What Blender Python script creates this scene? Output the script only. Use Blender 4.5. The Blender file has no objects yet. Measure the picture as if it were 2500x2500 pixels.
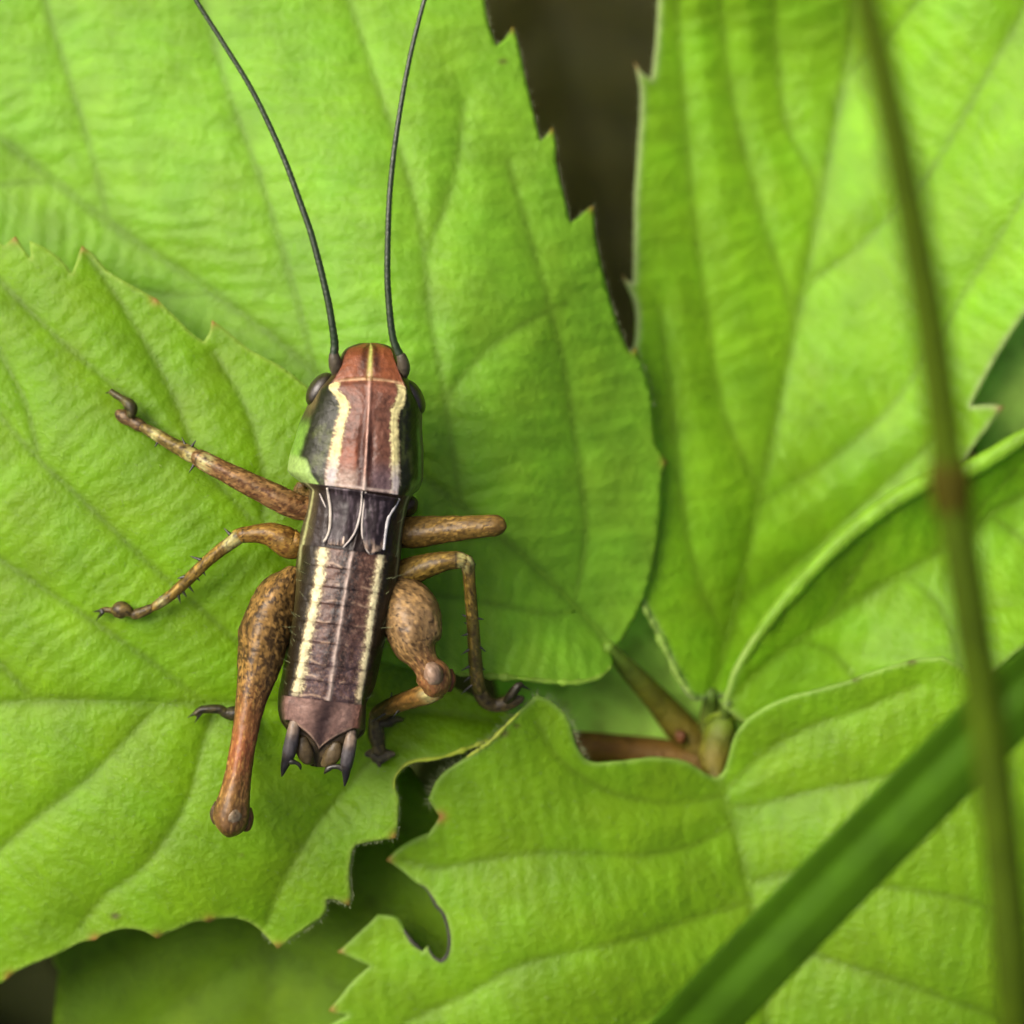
# Young bush-cricket resting on a bramble leaf.  1 Blender unit = 1 cm (unit scale 0.01).
import bpy, math, random
import numpy as np
from mathutils import Vector, Matrix
from mathutils.geometry import delaunay_2d_cdt

random.seed(5)
rng = np.random.default_rng(5)
scene = bpy.context.scene
C = scene.collection
scene.unit_settings.system = 'METRIC'
scene.unit_settings.scale_length = 0.01

# ------------------------------------------------------------------ camera, sky, sun, exposure
CAM_H = 12.0                    # camera height above the leaf plane z = 0
K = 3.75 / 2500                 # cm per photo pixel in the plane z = 0
cam = bpy.data.cameras.new('camera')
cam.sensor_width = 36
cam.lens = 36 * CAM_H / 3.75
cam.clip_start = 0.05
cam.clip_end = 3000
cam.dof.use_dof = True
cam.dof.focus_distance = CAM_H - 0.25
cam.dof.aperture_fstop = cam.lens * 1e-3 / 0.37
camo = bpy.data.objects.new('camera', cam)
C.objects.link(camo)
camo.location = (0, 0, CAM_H)
scene.camera = camo

SUN_DIR = Vector((-0.74, 0.42, 0.0)).normalized() * math.cos(math.radians(48)) + Vector((0, 0, math.sin(math.radians(48))))
world = bpy.data.worlds.new('World')
scene.world = world
world.use_nodes = True
wn = world.node_tree
sky = wn.nodes.new('ShaderNodeTexSky')
sky.sky_type = 'NISHITA'
sky.sun_disc = False
sky.sun_elevation = math.radians(48)
sky.sun_rotation = math.atan2(SUN_DIR.x, SUN_DIR.y)
sky.air_density = 0.35
sky.dust_density = 8.0
sky.ozone_density = 0.2
wn.links.new(sky.outputs[0], wn.nodes['Background'].inputs[0])
wn.nodes['Background'].inputs[1].default_value = 0.145
sun = bpy.data.lights.new('sun', 'SUN')
sun.energy = 1.15
sun.angle = math.radians(44)
sun.color = (1.0, 0.95, 0.84)
suno = bpy.data.objects.new('sun', sun)
C.objects.link(suno)
suno.location = SUN_DIR * 60
suno.rotation_euler = SUN_DIR.to_track_quat('Z', 'Y').to_euler()

scene.view_settings.view_transform = 'Standard'
scene.view_settings.look = 'None'
scene.view_settings.gamma = 1
scene.view_settings.use_curve_mapping = False
scene.view_settings.exposure = 1.27
scene.cycles.use_denoising = True
scene.cycles.adaptive_threshold = 0.03
scene.cycles.max_bounces = 5
scene.cycles.diffuse_bounces = 3
scene.cycles.glossy_bounces = 2
scene.cycles.transmission_bounces = 4
scene.cycles.caustics_reflective = False
scene.cycles.caustics_refractive = False

# ------------------------------------------------------------------ helpers
def at(px, py, z):
    """photo pixel + height above the leaf plane -> world position"""
    px = np.asarray(px, float); py = np.asarray(py, float); z = np.asarray(z, float)
    s = K * (CAM_H - z) / CAM_H
    return np.stack(np.broadcast_arrays((px - 1250) * s, (1250 - py) * s, z), -1)

ALB = 0.42                      # photo brightness -> surface albedo
def lin(c):
    c = np.asarray(c, float) / 255
    return np.where(c <= 0.04045, c / 12.92, ((c + 0.055) / 1.055) ** 2.4)
def alb(r, g, b, f=1.0):
    return lin((r, g, b)) * ALB * f

_lat = rng.random((64, 64))
def vnoise(x, y):
    x = np.asarray(x, float); y = np.asarray(y, float)
    xi = np.floor(x).astype(int); yi = np.floor(y).astype(int)
    fx = x - xi; fy = y - yi
    fx = fx * fx * (3 - 2 * fx); fy = fy * fy * (3 - 2 * fy)
    g = lambda a, b: _lat[a % 64, b % 64]
    return (g(xi, yi) * (1 - fx) + g(xi + 1, yi) * fx) * (1 - fy) + (g(xi, yi + 1) * (1 - fx) + g(xi + 1, yi + 1) * fx) * fy
def fbm(x, y, o=3):
    s = 0; a = 0.5; t = 0
    for k in range(o):
        s = s + a * vnoise(x * 2 ** k + 17 * k, y * 2 ** k + 31 * k); t += a; a *= 0.5
    return s / t
def sstep(a, b, x):
    t = np.clip((x - a) / (b - a), 0, 1)
    return t * t * (3 - 2 * t)

def hermite(xs, ys, x):
    xs = np.asarray(xs, float); ys = np.asarray(ys, float)
    h = np.diff(xs); d = np.diff(ys) / h
    m = np.zeros_like(ys)
    for i in range(1, len(xs) - 1):
        if d[i - 1] * d[i] > 0:
            w1 = 2 * h[i] + h[i - 1]; w2 = h[i] + 2 * h[i - 1]
            m[i] = (w1 + w2) / (w1 / d[i - 1] + w2 / d[i])
    m[0] = d[0]; m[-1] = d[-1]
    i = np.clip(np.searchsorted(xs, x) - 1, 0, len(xs) - 2)
    t = np.clip((x - xs[i]) / h[i], 0, 1)
    return ((1 + 2 * t) * (1 - t) ** 2 * ys[i] + t * (1 - t) ** 2 * h[i] * m[i]
            + t * t * (3 - 2 * t) * ys[i + 1] + t * t * (t - 1) * h[i] * m[i + 1])

def catmull(P, step):
    """centripetal-ish Catmull-Rom through rows of P, sampled every `step` in its first two columns"""
    P = np.asarray(P, float)
    if len(P) == 2:
        n = max(1, int(np.hypot(*(P[1] - P[0])[:2]) / step))
        t = np.linspace(0, 1, n + 1)[:, None]
        return P[0] * (1 - t) + P[1] * t
    Q = np.vstack([2 * P[0] - P[1], P, 2 * P[-1] - P[-2]])
    out = []
    for i in range(1, len(Q) - 2):
        a, b, c, d = Q[i - 1], Q[i], Q[i + 1], Q[i + 2]
        n = max(1, int(np.linalg.norm((c - b)[:2]) / step))
        l1 = max(1e-6, np.linalg.norm((b - a)[:2])); l2 = max(1e-6, np.linalg.norm((c - b)[:2])); l3 = max(1e-6, np.linalg.norm((d - c)[:2]))
        m1 = (c - a) / (l1 + l2) * l2; m2 = (d - b) / (l2 + l3) * l2
        for t in np.arange(n) / n:
            out.append((1 + 2 * t) * (1 - t) ** 2 * b + t * (1 - t) ** 2 * m1 + t * t * (3 - 2 * t) * c + t * t * (t - 1) * m2)
    out.append(P[-1])
    return np.array(out)

def mesh_obj(name, verts, faces, mat, parent=None, col=None, smooth=True):
    me = bpy.data.meshes.new(name)
    me.from_pydata([tuple(v) for v in np.asarray(verts, float)], [], [tuple(int(i) for i in f) for f in faces])
    if col is not None:
        a = me.color_attributes.new('Col', 'FLOAT_COLOR', 'POINT')
        cc = np.ones((len(verts), 4)); cc[:, :3] = np.clip(col, 0, 1)
        a.data.foreach_set('color', cc.ravel())
    if smooth:
        me.polygons.foreach_set('use_smooth', np.ones(len(me.polygons), bool))
    me.materials.append(mat)
    me.update()
    o = bpy.data.objects.new(name, me)
    C.objects.link(o)
    if parent is not None:
        o.parent = parent
    return o
def empty(name, loc=(0, 0, 0)):
    o = bpy.data.objects.new(name, None)
    o.empty_display_size = 0.2
    C.objects.link(o)
    o.location = loc
    return o
def adopt(o, parent):
    """parent a world-space mesh under a thing whose origin is not at the world origin"""
    o.parent = parent
    if parent.type == 'EMPTY': o.matrix_parent_inverse = Matrix.Translation(-parent.location)
def tag(o, label=None, cat=None, group=None, kind=None):
    if label: o['label'] = label
    if cat: o['category'] = cat
    if group: o['group'] = group
    if kind: o['kind'] = kind
    return o

def tube_geo(P, R, seg=12, flat=None, cap=True):
    """tube through world points P with radii R; returns verts, faces, (ring index, angle) per vertex"""
    P = np.asarray(P, float); R = np.asarray(R, float)
    n = len(P)
    T = np.gradient(P, axis=0); T /= np.linalg.norm(T, axis=1)[:, None] + 1e-12
    up = np.array([0, 0, 1.0])
    if abs(T[:, 2]).max() > 0.93: up = np.array([0.35, 0.9, 0.2])
    A = np.cross(T, up); A /= np.linalg.norm(A, axis=1)[:, None] + 1e-12
    B = np.cross(A, T)
    th = np.linspace(0, 2 * np.pi, seg, endpoint=False)
    fl = 1.0 if flat is None else flat
    V = P[:, None] + R[:, None, None] * (np.cos(th)[None, :, None] * A[:, None] + fl * np.sin(th)[None, :, None] * B[:, None])
    V = V.reshape(-1, 3)
    F = []
    for i in range(n - 1):
        for j in range(seg):
            k = (j + 1) % seg
            F.append((i * seg + j, i * seg + k, (i + 1) * seg + k, (i + 1) * seg + j))
    ri = np.repeat(np.arange(n), seg); an = np.tile(th, n)
    if cap:
        V = np.vstack([V, P[0] - T[0] * R[0] * 0.5, P[-1] + T[-1] * R[-1] * 0.5])
        a, b = n * seg, n * seg + 1
        for j in range(seg):
            k = (j + 1) % seg
            F.append((a, k, j)); F.append((b, (n - 1) * seg + j, (n - 1) * seg + k))
        ri = np.append(ri, [0, n - 1]); an = np.append(an, [np.pi / 2, np.pi / 2])
    return V, F, ri, an

# ------------------------------------------------------------------ materials
def new_mat(name):
    m = bpy.data.materials.new(name); m.use_nodes = True
    return m, m.node_tree, m.node_tree.nodes['Principled BSDF'], m.node_tree.nodes['Material Output']
def nd(nt, t, **kw):
    n = nt.nodes.new(t)
    for k, v in kw.items(): setattr(n, k, v)
    return n
def attr_times_noise(nt, scale, lo, hi, detail=4):
    a = nd(nt, 'ShaderNodeAttribute', attribute_name='Col')
    tc = nd(nt, 'ShaderNodeTexCoord')
    n = nd(nt, 'ShaderNodeTexNoise'); n.inputs['Scale'].default_value = scale; n.inputs['Detail'].default_value = detail
    nt.links.new(tc.outputs['Object'], n.inputs['Vector'])
    mr = nd(nt, 'ShaderNodeMapRange'); mr.inputs['From Min'].default_value = 0.3; mr.inputs['From Max'].default_value = 0.7
    mr.inputs['To Min'].default_value = lo; mr.inputs['To Max'].default_value = hi
    nt.links.new(n.outputs['Fac'], mr.inputs['Value'])
    mx = nd(nt, 'ShaderNodeVectorMath', operation='SCALE')
    nt.links.new(a.outputs['Color'], mx.inputs[0]); nt.links.new(mr.outputs[0], mx.inputs['Scale'])
    return mx.outputs[0], tc
def bump_chain(nt, tc, layers, into):
    """layers: (texture kind, scale, distance, strength)"""
    prev = None
    for kind, scale, dist, stg in layers:
        if kind == 'noise':
            t = nd(nt, 'ShaderNodeTexNoise'); t.inputs['Scale'].default_value = scale; t.inputs['Detail'].default_value = 3; out = t.outputs['Fac']
        else:
            t = nd(nt, 'ShaderNodeTexVoronoi', feature='F1'); t.inputs['Scale'].default_value = scale; out = t.outputs['Distance']
        nt.links.new(tc.outputs['Object'], t.inputs['Vector'])
        b = nd(nt, 'ShaderNodeBump'); b.inputs['Distance'].default_value = dist; b.inputs['Strength'].default_value = stg
        if kind != 'noise': b.invert = True
        nt.links.new(out, b.inputs['Height'])
        if prev: nt.links.new(prev, b.inputs['Normal'])
        prev = b.outputs['Normal']
    for s in into: nt.links.new(prev, s)

def leaf_material(name, trans=0.50, rough=0.5, bump=1.4, spec=0.26):
    m, nt, p, out = new_mat(name)
    c, tc = attr_times_noise(nt, 7.0, 0.86, 1.14)
    refl = nd(nt, 'ShaderNodeVectorMath', operation='SCALE'); refl.inputs['Scale'].default_value = 1.3
    nt.links.new(c, refl.inputs[0]); nt.links.new(refl.outputs[0], p.inputs['Base Color'])
    p.inputs['Roughness'].default_value = rough
    p.inputs['Specular IOR Level'].default_value = spec
    tr = nd(nt, 'ShaderNodeBsdfTranslucent')
    tint = nd(nt, 'ShaderNodeVectorMath', operation='MULTIPLY'); tint.inputs[1].default_value = (2.1, 2.2, 1.0)
    nt.links.new(c, tint.inputs[0]); nt.links.new(tint.outputs[0], tr.inputs['Color'])
    mix = nd(nt, 'ShaderNodeMixShader'); mix.inputs[0].default_value = trans
    nt.links.new(p.outputs[0], mix.inputs[1]); nt.links.new(tr.outputs[0], mix.inputs[2])
    nt.links.new(mix.outputs[0], out.inputs['Surface'])
    bump_chain(nt, tc, [('noise', 38, 0.010, 0.5 * bump)], [p.inputs['Normal'], tr.inputs['Normal']])
    return m
def chitin_material(name, rough=0.42, coat=0.04, nscale=60, bump=0.28, spec=0.22):
    m, nt, p, out = new_mat(name)
    c, tc = attr_times_noise(nt, nscale, 0.75, 1.25, 5)
    nt.links.new(c, p.inputs['Base Color'])
    p.inputs['Roughness'].default_value = rough
    p.inputs['Coat Weight'].default_value = coat
    p.inputs['Coat Roughness'].default_value = 0.3
    p.inputs['Specular IOR Level'].default_value = spec
    p.inputs['Subsurface Weight'].default_value = 0.0
    bump_chain(nt, tc, [('noise', 45, 0.012, bump), ('noise', 150, 0.004, bump)], [p.inputs['Normal']])
    return m
def plain_material(name, color, rough=0.5, nscale=30, var=0.25, bump=0.3, coat=0.0):
    m, nt, p, out = new_mat(name)
    tc = nd(nt, 'ShaderNodeTexCoord')
    n = nd(nt, 'ShaderNodeTexNoise'); n.inputs['Scale'].default_value = nscale; n.inputs['Detail'].default_value = 5
    nt.links.new(tc.outputs['Object'], n.inputs['Vector'])
    r = nd(nt, 'ShaderNodeValToRGB')
    r.color_ramp.elements[0].position = 0.3; r.color_ramp.elements[1].position = 0.7
    r.color_ramp.elements[0].color = (*[float(x) * (1 - var) for x in color], 1)
    r.color_ramp.elements[1].color = (*[min(1, float(x) * (1 + var)) for x in color], 1)
    nt.links.new(n.outputs['Fac'], r.inputs[0]); nt.links.new(r.outputs[0], p.inputs['Base Color'])
    p.inputs['Roughness'].default_value = rough
    p.inputs['Coat Weight'].default_value = coat
    bump_chain(nt, tc, [('noise', nscale * 2, 0.01, bump)], [p.inputs['Normal']])
    return m

M_LEAF = leaf_material('bramble_leaf_surface')
M_LEAFLOW = leaf_material('shaded_leaf_surface', trans=0.35, rough=0.6, spec=0.1)
M_UNDER = chitin_material('undergrowth_leaf', rough=0.7, coat=0.0, nscale=3, bump=0.2)
M_CHITIN = chitin_material('cricket_cuticle')
M_WING = chitin_material('cricket_wing', rough=0.42, coat=0.05, nscale=40, bump=0.15)
M_EYE = plain_material('cricket_eye', alb(52, 44, 20), 0.36, 120, 0.45, 0.2, coat=0.08)
M_ANT = plain_material('antenna_dark_green', alb(38, 58, 18), 0.4, 40, 0.3, 0.3)
M_DARK = plain_material('dark_claw', alb(45, 42, 26), 0.4, 60, 0.3, 0.2)
M_STALK = chitin_material('red_brown_stalk', rough=0.5, coat=0.0, nscale=18, bump=0.8)
M_HAIR = plain_material('pale_hair', alb(190, 205, 140), 0.6, 20, 0.1, 0.0)
M_BITE = plain_material('browned_bite_edge', alb(48, 50, 22), 0.7, 40, 0.5, 0.6)
M_GRASS = leaf_material('grass_surface', trans=0.22, rough=0.7, bump=0.3, spec=0.08)

# ------------------------------------------------------------------ ground
gm, nt, p, out = new_mat('soil')
tc = nd(nt, 'ShaderNodeTexCoord')
n1 = nd(nt, 'ShaderNodeTexNoise'); n1.inputs['Scale'].default_value = 0.9; n1.inputs['Detail'].default_value = 9
nt.links.new(tc.outputs['Object'], n1.inputs['Vector'])
r = nd(nt, 'ShaderNodeValToRGB')
r.color_ramp.elements[0].position = 0.3; r.color_ramp.elements[0].color = (0.018, 0.013, 0.004, 1)
r.color_ramp.elements[1].position = 0.75; r.color_ramp.elements[1].color = (0.075, 0.055, 0.018, 1)
nt.links.new(n1.outputs['Fac'], r.inputs[0]); nt.links.new(r.outputs[0], p.inputs['Base Color'])
p.inputs['Roughness'].default_value = 0.95
bump_chain(nt, tc, [('noise', 1.6, 0.6, 0.8), ('noise', 9, 0.2, 0.6)], [p.inputs['Normal']])
GZ = -13.0
ax = np.concatenate([-np.geomspace(1200, 16, 24), np.linspace(-14, 14, 57), np.geomspace(16, 1200, 24)])
gx, gy = np.meshgrid(ax, ax, indexing='ij')
gz = GZ + 0.8 * (fbm(gx * 0.25 + 50, gy * 0.25 + 50, 4) - 0.5) * (np.hypot(gx, gy) < 60)
N = len(ax)
ground = mesh_obj('ground', np.stack([gx, gy, gz], -1).reshape(-1, 3),
                  [(i * N + j, (i + 1) * N + j, (i + 1) * N + j + 1, i * N + j + 1) for i in range(N - 1) for j in range(N - 1)], gm)
tag(ground, kind='structure')

# ------------------------------------------------------------------ leaf builder
def tps(ctrl):
    c = np.asarray(ctrl, float); P = c[:, :2] / 1000; z = c[:, 2]; n = len(P)
    U = lambda r2: 0.5 * r2 * np.log(r2 + 1e-9)
    Kq = U(((P[:, None] - P[None]) ** 2).sum(-1)) + 0.02 * np.eye(n)
    Q = np.hstack([np.ones((n, 1)), P])
    A = np.block([[Kq, Q], [Q.T, np.zeros((3, 3))]])
    w = np.linalg.solve(A, np.concatenate([z, np.zeros(3)]))
    def f(x, y):
        X = np.stack([np.asarray(x, float), np.asarray(y, float)], -1) / 1000
        s = w[n] + w[n + 1] * X[..., 0] + w[n + 2] * X[..., 1]
        for i in range(n):
            s = s + w[i] * U(((X - P[i]) ** 2).sum(-1))
        return s
    return f
def seg_dist(x, y, poly):
    d = np.full(np.shape(x), 1e9)
    for a, b in zip(poly[:-1], poly[1:]):
        ab = b[:2] - a[:2]; L = (ab ** 2).sum() + 1e-9
        t = np.clip(((x - a[0]) * ab[0] + (y - a[1]) * ab[1]) / L, 0, 1)
        d = np.minimum(d, np.hypot(x - a[0] - t * ab[0], y - a[1] - t * ab[1]))
    return d
def inside(x, y, poly):
    r = np.zeros(x.shape, bool)
    for (x0, y0), (x1, y1) in zip(poly, np.roll(poly, -1, 0)):
        if y0 == y1: continue
        c = ((y0 > y) != (y1 > y)) & (x < (x1 - x0) * (y - y0) / (y1 - y0) + x0)
        r ^= c
    return r
def outline_points(pts, step):
    """pts: (x, y) smooth, (x, y, 1) corner, (x, y, 2) tooth tip; the first point is a corner"""
    q = [tuple(p) + (0,) * (3 - len(p)) for p in pts]
    q[0] = (q[0][0], q[0][1], max(1, q[0][2]))
    q.append(q[0])
    out, run = [], [q[0]]
    for p in q[1:]:
        run.append(p)
        if p[2]:
            s = catmull(np.array([r[:2] for r in run], float), step)
            out.append(s[:-1]); run = [p]
    tips = np.array([p[:2] for p in q[:-1] if p[2] == 2], float).reshape(-1, 2)
    return np.vstack(out), tips

class Leaf:
    def __init__(s, outline, midrib, veins, ctrl, amp=0.030, groove=48, ter=0.0028, tl=46, fine=9, colour=(143, 199, 30), rim=None,
                 rimw=12, tipcol=(190, 120, 70), spots=(), veinshade=0.68, f=1.0):
        s.out, s.tips = outline_points(outline, fine if fine < 14 else 16)
        s.mid = catmull(np.array(midrib, float), 40)
        s.veins = [catmull(np.array(v, float), 40) for v in veins]
        s.base = tps(ctrl); s.amp = amp; s.groove = groove; s.ter = ter; s.tl = tl; s.fine = fine
        s.colour = colour; s.rim = rim; s.rimw = rimw; s.tipcol = tipcol; s.veinshade = veinshade; s.f = f
        s.seed = random.random() * 50; s.spots = spots
    def dv(s, x, y):
        dm = seg_dist(x, y, s.mid); ds = np.full(np.shape(x), 1e9)
        for v in s.veins: ds = np.minimum(ds, seg_dist(x, y, v))
        return dm, ds
    def side_dir(s, x, y):
        """mean direction of the side veins on the point's side of the midrib"""
        a, b = s.mid[0], s.mid[-1]
        side = lambda X, Y: (b[0] - a[0]) * (Y - a[1]) - (b[1] - a[1]) * (X - a[0])
        dirs = {1: [], -1: []}
        for v in s.veins:
            m = v[len(v) // 2]; k = 1 if side(m[0], m[1]) > 0 else -1
            d = v[-1][:2] - v[0][:2]; dirs[k].append(d / (np.linalg.norm(d) + 1e-9))
        sg = side(x, y) > 0
        dp = np.mean(dirs[1], 0) if dirs[1] else np.array([0, 1.0]); dn = np.mean(dirs[-1], 0) if dirs[-1] else np.array([0, 1.0])
        return np.where(sg[..., None], dp, dn)
    def z(s, x, y):
        x = np.asarray(x, float); y = np.asarray(y, float)
        dm, ds = s.dv(x, y)
        g = s.groove
        q = (1 - 0.9 * np.exp(-dm / (g * 0.9))) * (1 - 0.75 * np.exp(-(ds / g) ** 1.2))
        z = s.base(x, y) + s.amp * q + 0.016 * (fbm(x / 260 + s.seed, y / 260, 2) - 0.5)
        if s.ter:
            d = s.side_dir(x, y)
            ph = (x * d[..., 0] + y * d[..., 1]) / s.tl + 1.5 * fbm(x / 130 + s.seed, y / 130, 2)
            env = np.clip(np.minimum(dm, ds) / 40, 0, 1)
            z = z + s.ter * env * (0.8 * np.sin(2 * np.pi * ph) + 2.6 * (fbm(x / 46, y / 46 + s.seed, 2) - 0.5) + 2.0 * (fbm(x / 120 + 9, y / 120 + s.seed, 2) - 0.5))
        return z
    def build(s, name, mat, parent, thick=0.016, veins=True, vein_r=5.0):
        o = s.out; fine = s.fine
        x0, y0 = o.min(0); x1, y1 = o.max(0)
        pts = []
        for (ax0, ax1, ay0, ay1, st, inn) in ((x0, x1, y0, y1, 34, False), (max(x0, -60), min(x1, 2560), max(y0, -60), min(y1, 2560), fine, True)):
            if ax1 <= ax0 or ay1 <= ay0: continue
            gx, gy = np.meshgrid(np.arange(ax0, ax1, st), np.arange(ay0, ay1, st * 0.866))
            gx = gx + (np.arange(gx.shape[0]) % 2)[:, None] * st * 0.5
            gx = gx.ravel() + rng.uniform(-.18, .18, gx.size) * st; gy = gy.ravel() + rng.uniform(-.18, .18, gy.size) * st
            if not inn:
                k = (gx < -75) | (gx > 2575) | (gy < -75) | (gy > 2575)
                gx, gy = gx[k], gy[k]
            k = inside(gx, gy, o); gx, gy = gx[k], gy[k]
            k = seg_dist(gx, gy, np.vstack([o, o[:1]])) > fine * 0.55
            pts.append(np.stack([gx[k], gy[k]], -1))
        allp = np.vstack([o] + pts)
        r = delaunay_2d_cdt([Vector(p) for p in allp / 1000], [], [list(range(len(o)))], 1, 1e-7)
        vx = np.array([tuple(v) for v in r[0]]) * 1000; F = r[2]
        zz = s.z(vx[:, 0], vx[:, 1])
        V = at(vx[:, 0], vx[:, 1], zz)
        x, y = vx[:, 0], vx[:, 1]
        dm, ds = s.dv(x, y)
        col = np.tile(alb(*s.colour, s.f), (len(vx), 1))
        n = fbm(x / 190 + s.seed, y / 190 + 3, 3)
        col = col * (0.84 + 0.32 * n)[:, None]
        col[:, 0] *= 0.93 + 0.14 * fbm(x / 90, y / 90 + s.seed, 2)
        vs = 1 - (1 - s.veinshade) * np.maximum(np.exp(-(dm / 14) ** 2), 0.9 * np.exp(-(ds / 9) ** 2))
        if s.ter:
            d = s.side_dir(x, y)
            ph = (x * d[..., 0] + y * d[..., 1]) / s.tl + 1.5 * fbm(x / 130 + s.seed, y / 130, 2)
            vs = vs * (1 - 0.10 * np.exp(-(((ph + .75) % 1 - .5) / .10) ** 2) * np.clip(fbm(x / 60 + 5, y / 60, 2) * 2 - .5, 0, 1))
            vs = vs * (1 + 0.10 * (fbm(x / 22, y / 22 + s.seed, 2) - .5))
        col = col * vs[:, None]
        if s.rim is not None:
            de = seg_dist(x, y, np.vstack([o, o[:1]]))
            k = np.exp(-(de / s.rimw) ** 2)[:, None]
            col = col * (1 - k) + alb(*s.rim) * k
        for tx, ty, tr in s.spots:
            k = 0.9 * np.exp(-(np.hypot((x - tx), (y - ty) * 1.5) / tr) ** 3)[:, None]
            col = col * (1 - k) + alb(96, 92, 40) * k
        for tx, ty in s.tips:
            k = 0.85 * np.exp(-(np.hypot(x - tx, y - ty) / 15) ** 2)[:, None]
            col = col * (1 - k) + alb(*s.tipcol) * k
        ob = mesh_obj(name, V, [f for f in F], mat, parent, col)
        # faces up
        me = ob.data
        if sum(p.normal.z for p in list(me.polygons)[:200]) < 0: me.flip_normals()
        sm = ob.modifiers.new('thickness', 'SOLIDIFY'); sm.thickness = thick; sm.offset = -1
        if veins:
            for nm, v, r0 in [('midrib', s.mid, vein_r)] + [('side_vein', v, vein_r * 0.6) for v in s.veins]:
                vv = catmull(v, 12)
                k = inside(vv[:, 0], vv[:, 1], o); vv = vv[k]
                if len(vv) < 4: continue
                rr = np.linspace(r0, r0 * 0.4, len(vv)) * K
                zv = s.z(vv[:, 0], vv[:, 1])
                zv = np.convolve(np.pad(zv, 2, 'edge'), np.ones(5) / 5, 'valid') - rr * 0.75
                tv, tf, ri, an = tube_geo(at(vv[:, 0], vv[:, 1], zv), rr, 8)
                c = np.tile(alb(*s.colour, s.f * 0.84), (len(tv), 1)) * np.array([1.02, 0.98, 0.9])
                mesh_obj(nm, tv, tf, mat, ob, c)
        return ob

# ------------------------------------------------------------------ the bramble leaf (five leaflets on one stalk)
bramble = empty('bramble_leaf', tuple(at(1690, 1840, -0.35)))
tag(bramble, 'large bright green bramble leaf of toothed leaflets spreading from one red-brown stalk', 'leaf')

L1 = Leaf(
    [(1496, 1592, 1), (1540, 1525), (1578, 1440), (1602, 1340), (1614, 1240), (1616, 1165), (1630, 1128, 2), (1602, 1085), (1590, 970), (1572, 905), (1552, 848, 2),
     (1540, 862), (1520, 825), (1497, 760), (1478, 690), (1466, 640), (1452, 570), (1449, 503, 2), (1425, 522), (1392, 545, 1), (1377, 480), (1358, 400), (1356, 350), (1349, 311, 2),
     (1337, 330), (1318, 345, 1), (1304, 285), (1284, 200), (1266, 115), (1252, 64, 2), (1237, 90), (1211, 114, 1), (1192, 60), (1181, 0), (1172, -60, 2), (1140, -40, 1),
     (1080, -220), (900, -420), (600, -560), (200, -620), (-300, -560), (-800, -350, 1), (-760, 100), (-450, 650), (0, 1050), (400, 1380), (760, 1560), (1000, 1632),
     (1110, 1645), (1250, 1655), (1400, 1667), (1465, 1652), (1495, 1625)],
    [(1500, 1600), (1460, 1540), (1230, 1315), (1030, 1160), (765, 905), (520, 712), (265, 545), (130, 440), (0, 338), (-300, 120), (-760, -330)],
    [[(265, 545), (228, 390), (180, 230), (110, 0), (60, -250), (40, -500)],
     [(770, 908), (715, 700), (640, 450), (560, 230), (510, 60), (450, -200), (400, -450)],
     [(1125, 1230), (1085, 970), (1050, 780), (1035, 620), (1000, 450), (900, 150), (830, -80), (780, -350)],
     [(1035, 620), (1080, 520), (1115, 400), (1130, 250)],
     [(1400, 1480), (1430, 1300), (1400, 1050), (1370, 860), (1300, 600), (1240, 400)],
     [(1085, 970), (1180, 860), (1280, 790), (1380, 740)],
     [(1405, 1490), (1353, 1500), (1250, 1482), (1074, 1454), (900, 1430)],
     [(130, 440), (60, 445), (-40, 452), (-300, 430)], [(-300, 120), (-380, -150), (-420, -380)], [(520, 712), (440, 720), (200, 690)]],
    [(1030, 1160, -.13), (765, 905, -.24), (265, 545, -.42), (0, 338, -.50), (-760, -330, -.7), (1200, 200, -.36), (900, 500, -.24), (500, 100, -.42), (100, 100, -.5), (700, -400, -.5),
     (1180, 0, -.42), (1540, 850, -.48), (1615, 1200, -.45), (1590, 1400, -.43), (1300, 800, -.24), (1230, 1315, -.17), (1460, 1540, -.32), (1000, 1640, -.09), (1250, 1650, -.12), (1450, 1650, -.2), (500, 1250, -.36), (0, 950, -.45), (950, 1450, -.1)],
    amp=0.034, colour=(147, 205, 48), ter=0.0032, tl=46, groove=55, fine=9, spots=((1620, 1160, 9), (1228, 150, 12)))
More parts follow.
